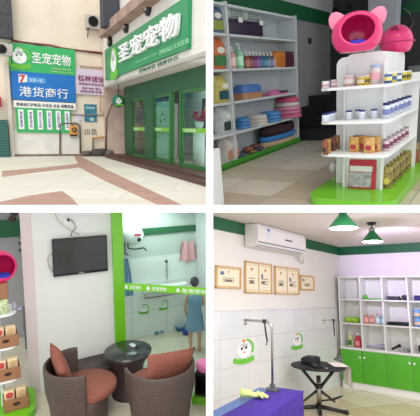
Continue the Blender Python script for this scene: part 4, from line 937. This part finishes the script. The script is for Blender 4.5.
# right edge: black trolley with pink box on lime base
q = W(203,372,'z',.42); 
t = thing('black_trolley', 'black low shelf on a lime base at the right edge next to the right chair', 'shelf', (q.x+.12,q.y+.05,0), ga)
g = G(); g.box((-.2,-.14,0),(.3,.14,.1)); obj('lime_base', g, M_lime, t)
g = G(); g.box((-.17,-.12,.1),(.3,.12,.13)); g.box((-.17,-.12,.37),(.3,.12,.4)); g.box((-.17,.1,.1),(.3,.12,.4)); g.box((-.17,-.12,.1),(-.15,.12,.4)); obj('shelf_frame', g, M_black, t)
g = G(); g.ball((.12,.1,.075), T((0,0,.07)), 16, 10, .7); tag(obj('pink_bundle', g, mat('candy_pink', (230,130,180), .7)), 'pink folded bundle on top of the black shelf at the right edge', 'bundle', loc=(q.x+.06,q.y+.05,.4))

# ================================================================== SALON (lower right)
room = SALON; W = room.on
HS = 2.53
g = G(); g.box((-.1,-6.2,-.05),(3.4,.1,0)); struct('floor_salon', g, tiles('salon_floor_tiles', (236,226,198), (186,170,136), (.8,.8), .01, 'xy', .25, (208,188,148), 0, rot=.45, shift=(.2,.1)))
g = G(); g.box((-.1,-6.2,0),(0,.1,HS)); struct('wall_salon_left', g, mat('salon_paint', (232,228,220), .75, noise=(2,.03)))
g = G(); g.box((0,-6.2,.0),(.02,0,1.36)); g.box((0,-6.2,1.34),(.028,0,1.37)); struct('trim_10', g, tiles('salon_wall_tiles', (230,230,228), (208,210,210), (.62,.34), .006, 'yz', .2, (222,226,226)), 'white wall tiles')
g = G(); g.box((-.1,0,0),(3.4,.1,HS)); struct('wall_salon_back', g, mat('salon_paint2', (232,226,228), .75))
g = G(); g.box((-.1,-6.2,HS),(3.4,.1,HS+.06)); struct('ceiling_salon', g, mat('salon_ceiling', (206,198,188), .85))
g = G(); g.box((0,-6.2,2.37),(.02,0,HS)); struct('trim_11', g, M_green, 'dark green band on the left wall')
g = G(); g.box((0,-.02,2.37),(3.4,0,HS)); struct('trim_12', g, M_green, 'dark green band on the back wall')
# wall air conditioner
a = W(257,232,'x',.22).y; b = W(305,248,'x',.22).y
t = thing('air_conditioner', 'white wall-mounted air conditioner under the ceiling', 'air conditioner', (.02,(a+b)/2,2.21)); w = b-a
g = G(); pr = [(0,0),(.13,0),(.19,.03),(.215,.09),(.215,.26),(.19,.31),(0,.31)]
g.prism([(x,z) for x,z in pr], w, FR((0,w/2,0),(1,0,0),(0,0,1),(0,-1,0))); obj('casing', g, mat('aircon_white', (226,222,216), .3), t)
g = G(); g.box((.10,-w/2+.06,-.006),(.2,w/2-.06,.004), None); obj('outlet_louver', g, mat('louver_grey', (196,192,188), .4), t)
g = G(); g.box((.205,-w/2+.02,.055),(.219,w/2-.02,.062)); obj('panel_seam', g, M_dark, t)
g = G(); g.box((.216,-w/2+.22,.12),(.219,-w/2+.30,.27)); g.mi = 1; g.box((.219,-w/2+.23,.23),(.221,-w/2+.29,.26)); obj('energy_label', g, [mat('label_pale', (206,214,226), .5), mat('label_blue', (60,80,160), .5)], t)
g = G(); g.box((.214,.04,.15),(.219,.24,.172)); obj('maker_badge', g, mat('badge_dark', (90,90,96), .4), t)
g = G(); g.tube([(.1,w/2,.08),(.1,w/2+.05,.02),(.06,w/2+.12,-.06),(.04,w/2+.2,-.1),(.03,w/2+.24,.0),(.02,w/2+.2,.06),(.02,w/2+.06,.04)], .022); obj('hose', g, mat('hose_white', (222,218,210), .6), t)
g = G(); g.tube([(.06,w/2+.12,.31),(.06,w/2+.14,.2),(.06,w/2+.12,.05)], .014); obj('power_cord', g, mat('hose_white', (0,0,0)), t)
# certificates
cert = [(216,241,266,289,'first from the left, single page',0),(245,272,262,294,'second from the left, double page',1),(275,299,267,295,'third from the left, double page',1),(300.5,314,275,291,'fourth from the left and smallest',0)]
for u0,u1,v0,v1,lb,two in cert:
    vm = (v0+v1)/2; a = W(u0,vm,'x',.02); b = W(u1,vm,'x',.02); m = (u0+u1)/2; z1 = W(m,v0+.5,'x',.02).z; z0 = W(m,v1-.5,'x',.02).z; w = b.y-a.y; h = z1-z0
    t = thing('framed_certificate', 'gold framed certificate on the wall, '+lb, 'certificate', (.0,(a.y+b.y)/2,z0), 0, 'framed certificates in a row')
    g = G(); f = .022
    g.box((.002,-w/2,0),(.03,w/2,f)); g.box((.002,-w/2,h-f),(.03,w/2,h)); g.box((.002,-w/2,0),(.03,-w/2+f,h)); g.box((.002,w/2-f,0),(.03,w/2,h)); obj('frame', g, mat('gold_frame', (206,170,112), .4), t)
    g = G(); g.box((.002,-w/2+f,f),(.012,w/2-f,h-f)); pg = obj('paper', g, mat('cert_paper', (236,226,196), .7), t)
    g = G()
    for sgn in ([-1,1] if two else [0]):
        cx = sgn*w/4; ww = w/2*.8 if two else w*.84
        g.mi = 0
        for k in range(3): g.box((.0125,cx-ww*.28,h*(.3+.08*k)),(.0135,cx+ww*.28,h*(.325+.08*k)))
        g.prism(rrect(ww*.34,h*.1,.004,2,cx-(ww*.2 if sgn>0 else 0),h*.36), .002, onX(.0125,0,0))
        g.mi = 1; g.prism(ell(h*.05,h*.05,12,cx,h*.76), .002, onX(.0125,0,0))
        g.mi = 2
        for z in (.1,.88): g.box((.0125,cx-ww*.46,h*z),(.0133,cx+ww*.46,h*(z+.012)))
        if sgn >= 0: g.mi = 3; g.prism(rrect(ww*.16,h*.16,.003,2,cx-ww*.3,h*.55 if two else h*.68), .002, onX(.0127,0,0))
    if two: g.mi = 2; g.box((.012,-.004,f),(.02,.004,h-f))
    obj('printing', g, [mat('cert_ink', (120,110,96), .7), mat('cert_seal', (200,110,80), .6), mat('cert_gold', (190,156,100), .5), mat('cert_photo', (90,110,140), .5)], pg)
# decals on tiles
for i,(u,v,s) in enumerate([(244,351,.30),(297,341,.24)]):
    q = W(u,v,'x',.022); o = logo('wall_decal', s, Matrix.Diagonal((1.5,1,1,1))); tag(o, 'cartoon animal-head decal with green lettering swoosh on the tiles, %s'%('above the purple table','behind the round grooming table')[i], 'decal', 'decals on the salon tiles'); o.matrix_basis = onX(.022,q.y,q.z)
# purple covered table
c0 = W(259,386,'z',.6); c1 = W(291,393.5,'z',.6); c2 = W(213,409,'z',.6)
ay = Vector((c2.x-c0.x, c2.y-c0.y)).normalized(); ang = math.atan2(-ay.x, -ay.y)   # table long axis
t = thing('grooming_table', 'table covered with a violet cloth over a blue top, by the tiled wall', 'table', (c0.x,c0.y,0), -ang)
Lt, Wt = 1.55, .47
g = G(); g.box((0,-Lt,.5),(Wt,0,.585)); 
obj('table_top', g, mat('steel_blue_top', (70,104,160), .4), t)
for x,y in ((.05,-.06),(Wt-.05,-.06),(.05,-Lt+.06),(Wt-.05,-Lt+.06)): g = G(); g.box((x-.02,y-.02,0),(x+.02,y+.02,.5)); obj('leg', g, M_dark, t)
g = G(); cx = .16
pts = [(x,-Lt-.01) for x in ()]
g.box((cx,-Lt-.01,.59),(Wt+.02,.015,.61), bev=.008)
def side(s,u):  # hanging cloth along the two outer edges with soft folds
    P = [(cx,.02),(Wt-.03,.02),(Wt+.025,-.03),(Wt+.025,-Lt)]; L = [0]
    for i in range(3): L.append(L[-1]+math.hypot(P[i+1][0]-P[i][0],P[i+1][1]-P[i][1]))
    d = s*L[-1]; i = 0
    while i < 2 and d > L[i+1]: i += 1
    f = (d-L[i])/(L[i+1]-L[i]); x = P[i][0]+f*(P[i+1][0]-P[i][0]); y = P[i][1]+f*(P[i+1][1]-P[i][1]); k = .018*math.sin(s*60)*(1-u)
    return (x+(k+.02*(1-u) if i else 0), y+(k+.02*(1-u) if i != 2 else 0), .05+.555*u)
g.grid(side, 90, 8)
obj('cloth', g, mat('violet_cloth', (66,34,150), .85, noise=(8,.2)), t)
tm = T(t.location) @ RZ(-ang)
# grooming arm on the table
def groom_arm(label, base, z, H, reach, az, clampd=True, s=1):
    t = thing('clamp_stand', label, 'grooming post', (base[0],base[1],z), az)
    g = G(); R_ = .04*s
    pts = [(0,0,0),(0,0,H-.08*s)]+[(-(.08*s)*(1-math.cos(a)),0,H-.08*s+.08*s*math.sin(a)) for a in [PI/8*i for i in range(1,5)]]+[(-reach,0,H+.0)]
    g.tube(pts, .013*s, 10); obj('bent_tube', g, M_chrome, t)
    g = G(); g.box((-.06*s,-.04*s,-.005),(.06*s,.04*s,.03), bev=.008); g.box((-.02,-.02,.02),(.02,.02,.07)); obj('clamp', g, mat('clamp_grey', (110,110,112), .4, .5), t)
    g = G(); g.tube([(-reach*.25,0,H),(-reach*.23,0,H-.08),(-reach*.18,.01,H-.2),(-reach*.2,0,H-.24)], .009*s, 6); g.box((-reach*.3,-.02,H-.02),(-reach*.2,.02,H+.02)); obj('strap', g, M_black, t)
    g = G(); g.lathe([(.018,0),(.022,.0),(.022,.006),(.018,.006)], 14, T((-reach+.02,0,H-.035)) @ RX(PI/2)); g.rod((-reach+.02,0,H),(-reach+.02,0,H-.018),.004); obj('hook_ring', g, M_chrome, t)
    return t
q = W(272.5,391,'z',.61); top = W(268,322,'y',q.y)
H1 = W(269,322,'x',q.x).z-.61; 
tip = W(244,320,'z',.61+H1)
az = math.atan2(q.y-tip.y, q.x-tip.x)
groom_arm('steel grooming arm with black strap clamped at the end of the violet table', (q.x,q.y), .61, H1, min(.42,math.hypot(tip.x-q.x,tip.y-q.y)), az)
# rubber glove
q = W(255,397,'z',.62); t = thing('rubber_glove', 'pale yellow-green rubber glove lying on the violet cloth', 'glove', (q.x,q.y,.62), math.radians(200))
g = G(); g.ball((.06,.05,.022), T((0,0,.02)), 14, 8); g.tube([(.03,0,.02),(.09,.02,.03),(.13,.04,.03)], [.035,.035,.042], 10)
for k,(a,l) in enumerate(((-.6,.11),(-.25,.13),(.05,.13),(.35,.11),(1.2,.09))):
    d = Vector((-math.cos(a),-math.sin(a),0)); g.tube([d*.03+Vector((0,0,.02)), d*(l*.6)+Vector((0,0,.035)), d*l+Vector((0,0,.012))], [.016,.014,.009], 8)
obj('glove', g, mat('glove_lime', (208,226,140), .5), t)
# round grooming table
q = W(318,365,'z',.62); RX0, RY0 = q.x, q.y; ZT = .62
t = thing('grooming_table', 'round black grooming table with crossed legs beside the violet table', 'table', (RX0,RY0,0))
g = G(); g.lathe([(.001,ZT-.03),(.37,ZT-.03),(.38,ZT-.015),(.37,ZT),(.001,ZT)], 40); obj('table_top', g, mat('black_rubber', (26,26,28), .6), t)
g = G(); g.cyl(.032,.42,T((0,0,.06))); obj('lift_column', g, M_chrome, t)
g = G(); g.ball((.06,.06,.04), T((0,0,.34))); obj('hub', g, M_black, t)
for s in (-1,1):
    g = G(); d = Vector((.77,.64,0))*s; d2 = Vector((-.64,.77,0)); g.rod((0,0,.3),tuple(d*.25+Vector((0,0,ZT-.03))),.022); g.rod((0,0,.3),tuple(d*.22+Vector((0,0,.14))),.022,r2=.012); obj('strut', g, M_black, t)
for k in range(4):
    a = .5+k*PI/2; g = G(); g.rod((0,0,.08),(.36*math.cos(a),.36*math.sin(a),.03),.03,r2=.022); g.ball((.03,.03,.03), T((.36*math.cos(a),.36*math.sin(a),.03))); obj('leg', g, M_black, t)
g = G(); g.ball((.1,.03,.015), T((.2,.12,.2)) @ RZ(.5) @ RY(-.4)); g.rod((0,0,.15),(.16,.1,.18),.012); obj('pedal', g, M_black, t)
q = W(300,359,'z',ZT+.05); g = G(); g.box((-.1,-.15,0),(.1,.15,.09), bev=.02); g.box((-.08,-.12,.09),(.08,.12,.1), bev=.005); tag(obj('tool_case', g, mat('case_black', (20,20,22), .5)), 'black tool case standing on the round grooming table', 'case', loc=(RX0-.12,RY0+.02,ZT+.001), rz=.15)
g = G(); g.ball((.04,.06,.03), T((0,0,.03))); g.ball((.03,.03,.025), T((.05,-.05,.025))); g.tube([(.03,.03,.02),(.1,.05,.02),(.12,-.02,.02),(.06,-.06,.02)], .008); tag(obj('clippers', g, mat('clip_black', (30,30,34), .5)), 'black clippers with cord at the front of the round grooming table', 'clippers', loc=(RX0+.05,RY0-.22,ZT))
g = G(); g.box((-.015,-.012,0),(.015,.012,.006)); tag(obj('clip', g, mat('clip_pink', (230,190,200), .5)), 'tiny pale pink clip at the front edge of the round table', 'clip', loc=(RX0+.2,RY0-.16,ZT))
t = thing('towel', 'white towel with open-work border draped over the right edge of the round table', 'towel', (RX0,RY0,ZT)); g = G()
c,s_ = math.cos(.70), math.sin(.70)
def tow(a,b,o=0):
    d = a*.5; w = (b-.5)*.36
    if d < .2: r, z = .18+d, .008+o
    elif d < .26: f = (d-.2)/.06; r, z = .38+.022*math.sin(f*PI/2)+o, .008-.03*f*f
    else: r, z = .404+o+.008*math.sin(b*14), -.022-(d-.26)
    return (r*c-w*s_, r*s_+w*c, z)
g.grid(lambda a,b: tow(a,b), 24, 14); g.grid(lambda a,b: tow(a,b,.006), 24, 14); obj('cloth', g, mat('towel_white', (246,242,232), .9, bump=(60,.3)), t)
# second grooming arm behind
q = W(340,364,'z',.62); 
tip = W(324.5,319,'x',.2)
groom_arm('thin steel grooming arm behind the round grooming table near the cabinet', (W(339,360,'z',ZT).x,W(339,360,'z',ZT).y-.02), ZT, W(337,320,'y',W(339,360,'z',ZT).y).z-ZT, .26, math.radians(60))
# cabinet with cubby shelves
CX0 = .08; YF = -.32; Z0, Z2, Z5 = .1, .66, 1.95
t = thing('cubby_cabinet', 'white cubby shelving above bright green doors along the back wall', 'cabinet', (0,0,0))
xs = [.08, .47, .86, 1.27, 1.68, 2.1]
g = G(); g.box((xs[0],YF+.02,0),(xs[-1],0,.1)); obj('plinth', g, M_white, t)
g = G(); g.box((xs[0],YF,.1),(xs[-1],0,Z2)); obj('base_carcass', g, M_white, t)
g = G(); g.box((xs[0]-.01,YF-.02,Z2),(xs[-1],0,Z2+.03)); obj('worktop', g, M_white, t)
for x in xs: g = G(); g.box((x,YF,Z2+.03),(x+.022,0,Z5)); obj('divider', g, M_white, t)
rows = [Z2+.03, 1.10, 1.52, Z5-.02]
for z in rows[1:]: g = G(); g.box((xs[0],YF,z-.01),(xs[-1],0,z+.012)); obj('shelf', g, M_white, t)
g = G(); g.box((xs[0],-.012,Z2),(xs[-1],0,Z5)); obj('back_panel', g, mat('cubby_back', (232,234,226), .6), t)
for i in range(5):
    x0, x1 = xs[i]+.006, xs[i+1]-.0; g = G(); g.box((x0,YF-.02,.115),(x1,YF,Z2-.012), bev=.003); d = obj('door', g, mat('door_green', (80,172,36), .35, coat=.2), t)
    kx = x1-.035 if i in (0,3) else (x0+.035 if i in (1,4) else x1-.03)
    if i == 2: kx = x1-.03
    if i == 3: kx = x0+.035
    g = G(); g.ball((.018,.016,.018), T((kx,YF-.035,Z2-.12))); g.rod((kx,YF-.02,Z2-.12),(kx,YF-.03,Z2-.12),.006); obj('knob', g, M_logo_white, d)
def cput(name, g, m, label, cat, col_, fx, row, y=-.17, rz=0, group=None):
    x = xs[col_]+.022+(xs[col_+1]-xs[col_]-.022)*fx; return tag(obj(name, g, m), label, cat, group, loc=(x,y,rows[row]+.013), rz=rz)
def folded(w, d, n, h=.022):
    g = G()
    for k in range(n): g.box((-w/2+.01*(k%2),-d/2,k*h),(w/2-.008*k,d/2,(k+1)*h), bev=.009)
    return g
cput('folded_cloth', folded(.3,.18,1), mat('lime_cloth', (96,190,60), .8), 'lime green cloth strip lying in the second cubby of the top row', 'cloth', 1, .55, 2)
g = G(); g.lathe([(.03,0),(.045,.05),(.01,.09)],12); cput('green_figure', g, mat('lime_cloth', (0,0,0)), 'small green peaked item left in the second cubby of the top row', 'item', 1, .14, 2, -.22)
cput('folded_cloth', folded(.2,.18,3), mat('slate_cloth2', (70,74,84), .8), 'dark slate folded cloths in the third cubby of the top row', 'cloth', 2, .36, 2)
g = G(); g.ball((.06,.05,.05), T((0,0,.045)),12,8); cput('cloth_bundle', g, mat('charc', (60,60,68), .8), 'charcoal bundle at the right in the third cubby of the top row', 'bundle', 2, .82, 2)
cput('folded_cloth', folded(.26,.18,4), mat('navy_cloth', (56,52,110), .8), 'navy folded cloth stack in the fourth cubby of the top row', 'cloth', 3, .5, 2)
g = G(); g.ball((.07,.06,.05), T((-.06,0,.045)),12,8,.8); g.ball((.07,.06,.055), T((.07,0,.05)),12,8,.8); cput('lime_bundle', g, mat('lime_b', (160,210,60), .7), 'two-humped yellow-green bundle in the first cubby of the middle row', 'bundle', 0, .42, 1)
for i,(f,c,cc) in enumerate(((.12,(210,140,126),(230,225,220)),(.36,(206,128,116),(230,225,220)),(.66,(190,206,216),(210,60,60)),(.88,(120,180,206),(230,235,240)))):
    x = xs[1]+.022+(xs[2]-xs[1]-.022)*f
    bottle('%s bottle in the second cubby of the middle row'%('salmon','coral','pale grey','sky blue')[i], x, rows[1]+.013, .035,.2,c,cc,y=-.2,pump=False,group='bottles in the cubby cabinet')
cput('folded_cloth', folded(.34,.2,2,.028), mat('black_cloth', (34,34,38), .8), 'black folded cloth in the third cubby of the middle row', 'cloth', 2, .5, 1)
g = G(); g.box((-.015,-.01,0),(.015,.01,.25)); cput('blue_tube', g, mat('tube_blue', (70,110,190), .5), 'narrow blue packet standing at the right side of the third middle cubby', 'packet', 2, .95, 1, -.08)
for k in range(2):
    for f in (.22,.6):
        g = G(); g.lathe([(.055,0),(.055,.13),(.05,.14)], 18); g.mi = 1; g.lathe([(.056,.03),(.056,.08)], 18, caps=False); x = xs[3]+.022+.38*f
        tag(obj('paper_roll', g, [mat('roll_blue', (110,160,206), .5), mat('roll_tan', (214,190,160), .5)]), 'blue and tan round pack in the fourth middle cubby, %s %s'%(('bottom','top')[k],('left','right')[f>.5]), 'pack', 'blue packs in the fourth cubby', loc=(x,-.18,rows[1]+.013+k*.142))
for i,(f,c,cc,h) in enumerate(((.32,(200,214,150),(236,236,230),.27),(.7,(222,60,86),(240,236,232),.25))):
    x = xs[0]+.022+(xs[1]-xs[0]-.022)*f
    t = thing('shampoo_jug', '%s jug with white cap in the first cubby of the bottom row'%('pale green','red and pink')[i], 'jug', (x,-.2,rows[0]+.001), 0, 'bottles in the cubby cabinet')
    g = G(); g.box((-.055,-.04,0),(.055,.04,h*.5), bev=.02); g.lathe([(.055,h*.45),(.045,h*.68),(.02,h*.82)], 16); obj('jug_body', g, mat('jug%d'%i, c, .4), t)
    g = G(); g.box((-.04,-.043,.03),(.04,-.038,h*.42)); obj('jug_label', g, mat('jugl%d'%i, (60,120,60) if i == 0 else (230,150,150), .5), t)
    g = G(); g.cyl(.022,.04,T((0,0,h*.82))); obj('cap', g, mat('cap_w', cc, .4), t)
g = G(); g.tube([(-.15,0,.02),(-.05,-.05,.03),(.05,0,.05),(.12,-.04,.03),(.16,.03,.02)], .02); g.ball((.06,.05,.04), T((.08,0,.04)),12,8); cput('clothes_heap', g, mat('lilac_grey', (186,184,206), .7), 'lilac and grey tangled heap in the second cubby of the bottom row', 'heap', 1, .5, 0)
g = G(); g.tube([(-.06,-.04,.01),(.0,0,.05),(.06,.04,.08)], [.018,.022,.03]); cput('hair_dryer', g, M_black, 'black angled brush in the third cubby of the bottom row', 'brush', 2, .3, 0)
g = G(); g.ball((.06,.05,.035), T((0,0,.03)),12,8,.8); g.ball((.04,.04,.03), T((.08,-.03,.03)),12,8); cput('wire_tangle', g, mat('pale_tangle', (190,190,196), .6, noise=(30,.6)), 'pale tangled item at the right in the third cubby of the bottom row', 'item', 2, .72, 0)
g = G(); g.box((-.06,-.05,0),(.06,.05,.12), bev=.03); cput('black_tub', g, M_black, 'black rounded tub in the fourth cubby of the bottom row', 'tub', 3, .3, 0)
# pendant lamps
def pendant(label, u, v, zr, r, tilt):
    q = W(u,v,'z',zr); t = thing('pendant_lamp', label, 'lamp', (q.x,q.y,zr), 0, 'green pendant lamps')
    k = r/.13
    g = G(); g.lathe([(r,0),(r*.98,.012*k),(.05*k,.11*k),(.035*k,.13*k),(.035*k,.165*k),(.02*k,.18*k),(.001,.18*k)], 32, caps=False)
    sh_ = obj('lamp_shade', g, mat('lamp_green', (24,110,62), .35), t)
    g = G(); g.lathe([(r-.003,-.002),(.045*k,.104*k),(.001,.108*k)], 32, caps=False); obj('reflector', g, mat('reflector_white', (244,242,246), .3), sh_)
    g = G(); g.lathe([(.001,.03*k),(r*.72,.035*k),(r*.8,.022*k),(r*.001,.012*k)], 24, caps=False); obj('bulb', g, mat('lamp_glow', (255,244,255), .5, emit=5), t)
    g = G(); g.lathe([(.04*k,.14*k),(.042*k,.15*k),(.04*k,.16*k)], 16, caps=False); obj('collar', g, M_chrome, t)
    g = G(); g.rod((0,0,.17*k),(0,0,HS-zr-.02),.008); obj('stem', g, M_dark, t)
    g = G(); g.lathe([(.05,HS-zr-.03),(.06,HS-zr),(.001,HS-zr)], 20); obj('ceiling_rose', g, M_dark, t)
    return q
LP1 = pendant('green metal pendant lamp nearer the air conditioner, cut by the top edge', 343.5, 228, 2.28, .15, 0)
LP2 = pendant('green metal pendant lamp on the right, above the cubby cabinet', 372.5, 241.5, 2.28, .13, 0)
WORLD = 1.22
LIGHTS = [
 (('SPOT', SALON, (LP2.x,LP2.y,2.2), 150, .05), {'colr':(.72,.58,1),'name':'pendant_light','rot':RX(math.radians(95))@RY(math.radians(0)),'spot':math.radians(75)}),
 (('AREA', STREET, (8.2,-6.5,3.15), 22, 1.2), {'colr':(1,1,.95)}),  # added fill lamp inside the shop, brightens the interior behind the glass
 (('AREA', BLOCK, (-1.0,3.3,CAM_Z-.032), 26, 1.2), {}),  # added fill under the slab, out of view, brightens the lounge
 (('AREA', BLOCK, (-.95,6.2,CAM_Z-.032), 22, 1.0), {'colr':(.95,1,1)}),  # added unseen fill that lifts the dark bathroom behind the partition
 (('AREA', BLOCK, (1.3,3.4,CAM_Z-.032), 26, 1.2), {}),  # added fill hidden behind the slab edge, brightens the salon
 (('POINT', SALON, (LP1.x,LP1.y,2.22), 10, .05), {'colr':(.95,.9,1),'name':'pendant_light'}),
 (('POINT', SALON, (LP2.x,LP2.y,2.2), 20, .05), {'colr':(.80,.68,1),'name':'pendant_light'}),
 (('SUN', STREET, (0,0,10), 1.2, .5), {'colr':(1,.93,.85),'rot':RX(math.radians(38))@RY(math.radians(-20)),'name':'hazy_sun'}),
]

# ================================================================== camera, light, finishing
def finish(rm):
    for r in rm.roots: r.matrix_world = rm.M @ r.matrix_basis
bpy.context.view_layer.update()
for rm in (STREET, STORE, LOUNGE, SALON): finish(rm)
bpy.context.view_layer.update()
# each space ends at the dividing wall and slab: trim whatever would run on into the next space
cam0 = Vector((0,0,CAM_Z))
def trim_to(o, rm):
    me = o.data; mw = o.matrix_world
    pts = [mw @ v.co - cam0 for v in me.vertices]
    if not pts: return
    for n in (Vector((rm.sx,-.004,0)), Vector((0,-.004,rm.sz))):
        ds = [p.dot(n) for p in pts]
        if min(ds) >= 0: continue
        if max(ds) <= 0: return 'gone'
        if o.data.users > 1: o.data = o.data.copy(); me = o.data
        inv = mw.inverted(); co = inv @ cam0; nn = (mw.to_3x3().transposed() @ n).normalized()
        bm = bmesh.new(); bm.from_mesh(me)
        r = bmesh.ops.bisect_plane(bm, geom=bm.verts[:]+bm.edges[:]+bm.faces[:], dist=1e-6, plane_co=co, plane_no=nn, clear_inner=True)
        ed = [e for e in r['geom_cut'] if isinstance(e, bmesh.types.BMEdge)]
        try: bmesh.ops.holes_fill(bm, edges=ed, sides=0)
        except Exception: pass
        bm.to_mesh(me); bm.free()
        pts = [mw @ v.co - cam0 for v in me.vertices]
        if not pts: return 'gone'
def walk(o):
    yield o
    for c in o.children: yield from walk(c)
for rm in (STREET, STORE, LOUNGE, SALON):
    for r in rm.roots:
        for o in list(walk(r)):
            if o.type == 'MESH' and not o.modifiers:
                if trim_to(o, rm) == 'gone':
                    for c in list(o.children): bpy.data.objects.remove(c)
                    bpy.data.objects.remove(o)
        try:
            if r.type == 'EMPTY' and not r.children: bpy.data.objects.remove(r)
        except ReferenceError: pass

cd = bpy.data.cameras.new('camera'); cam = bpy.data.objects.new('camera', cd); C.objects.link(cam)
cam.location = (0,0,CAM_Z); cam.rotation_euler = (PI/2,0,0)
cd.sensor_fit = 'HORIZONTAL'; cd.sensor_width = 36; cd.lens = 36*FPX/420; cd.clip_end = 200; cd.clip_start = .05
bpy.context.scene.camera = cam
w = bpy.data.worlds.new('overcast_sky'); bpy.context.scene.world = w; w.use_nodes = True
w.node_tree.nodes['Background'].inputs[0].default_value = (.93,.97,1,1); w.node_tree.nodes['Background'].inputs[1].default_value = WORLD
def light(kind, rm, loc, power, size=1, colr=(1,.97,.92), name='added_fill_light', rot=None, spot=None):  # the default name goes to the added fill lamps
    l = bpy.data.lights.new(name, kind); l.energy = power; l.color = colr
    if kind == 'AREA': l.size = size
    elif kind == 'SUN': l.angle = size
    else: l.shadow_soft_size = size
    if spot: l.spot_size = spot; l.spot_blend = .6
    o = bpy.data.objects.new(name, l); C.objects.link(o); o.matrix_world = rm.M @ (T(loc) @ (rot or Matrix())); return o
for a in LIGHTS: light(*a[0], **a[1])
vs = bpy.context.scene.view_settings; vs.view_transform = 'Standard'; vs.look = 'None'; vs.exposure = 0; vs.gamma = 1; vs.use_curve_mapping = False
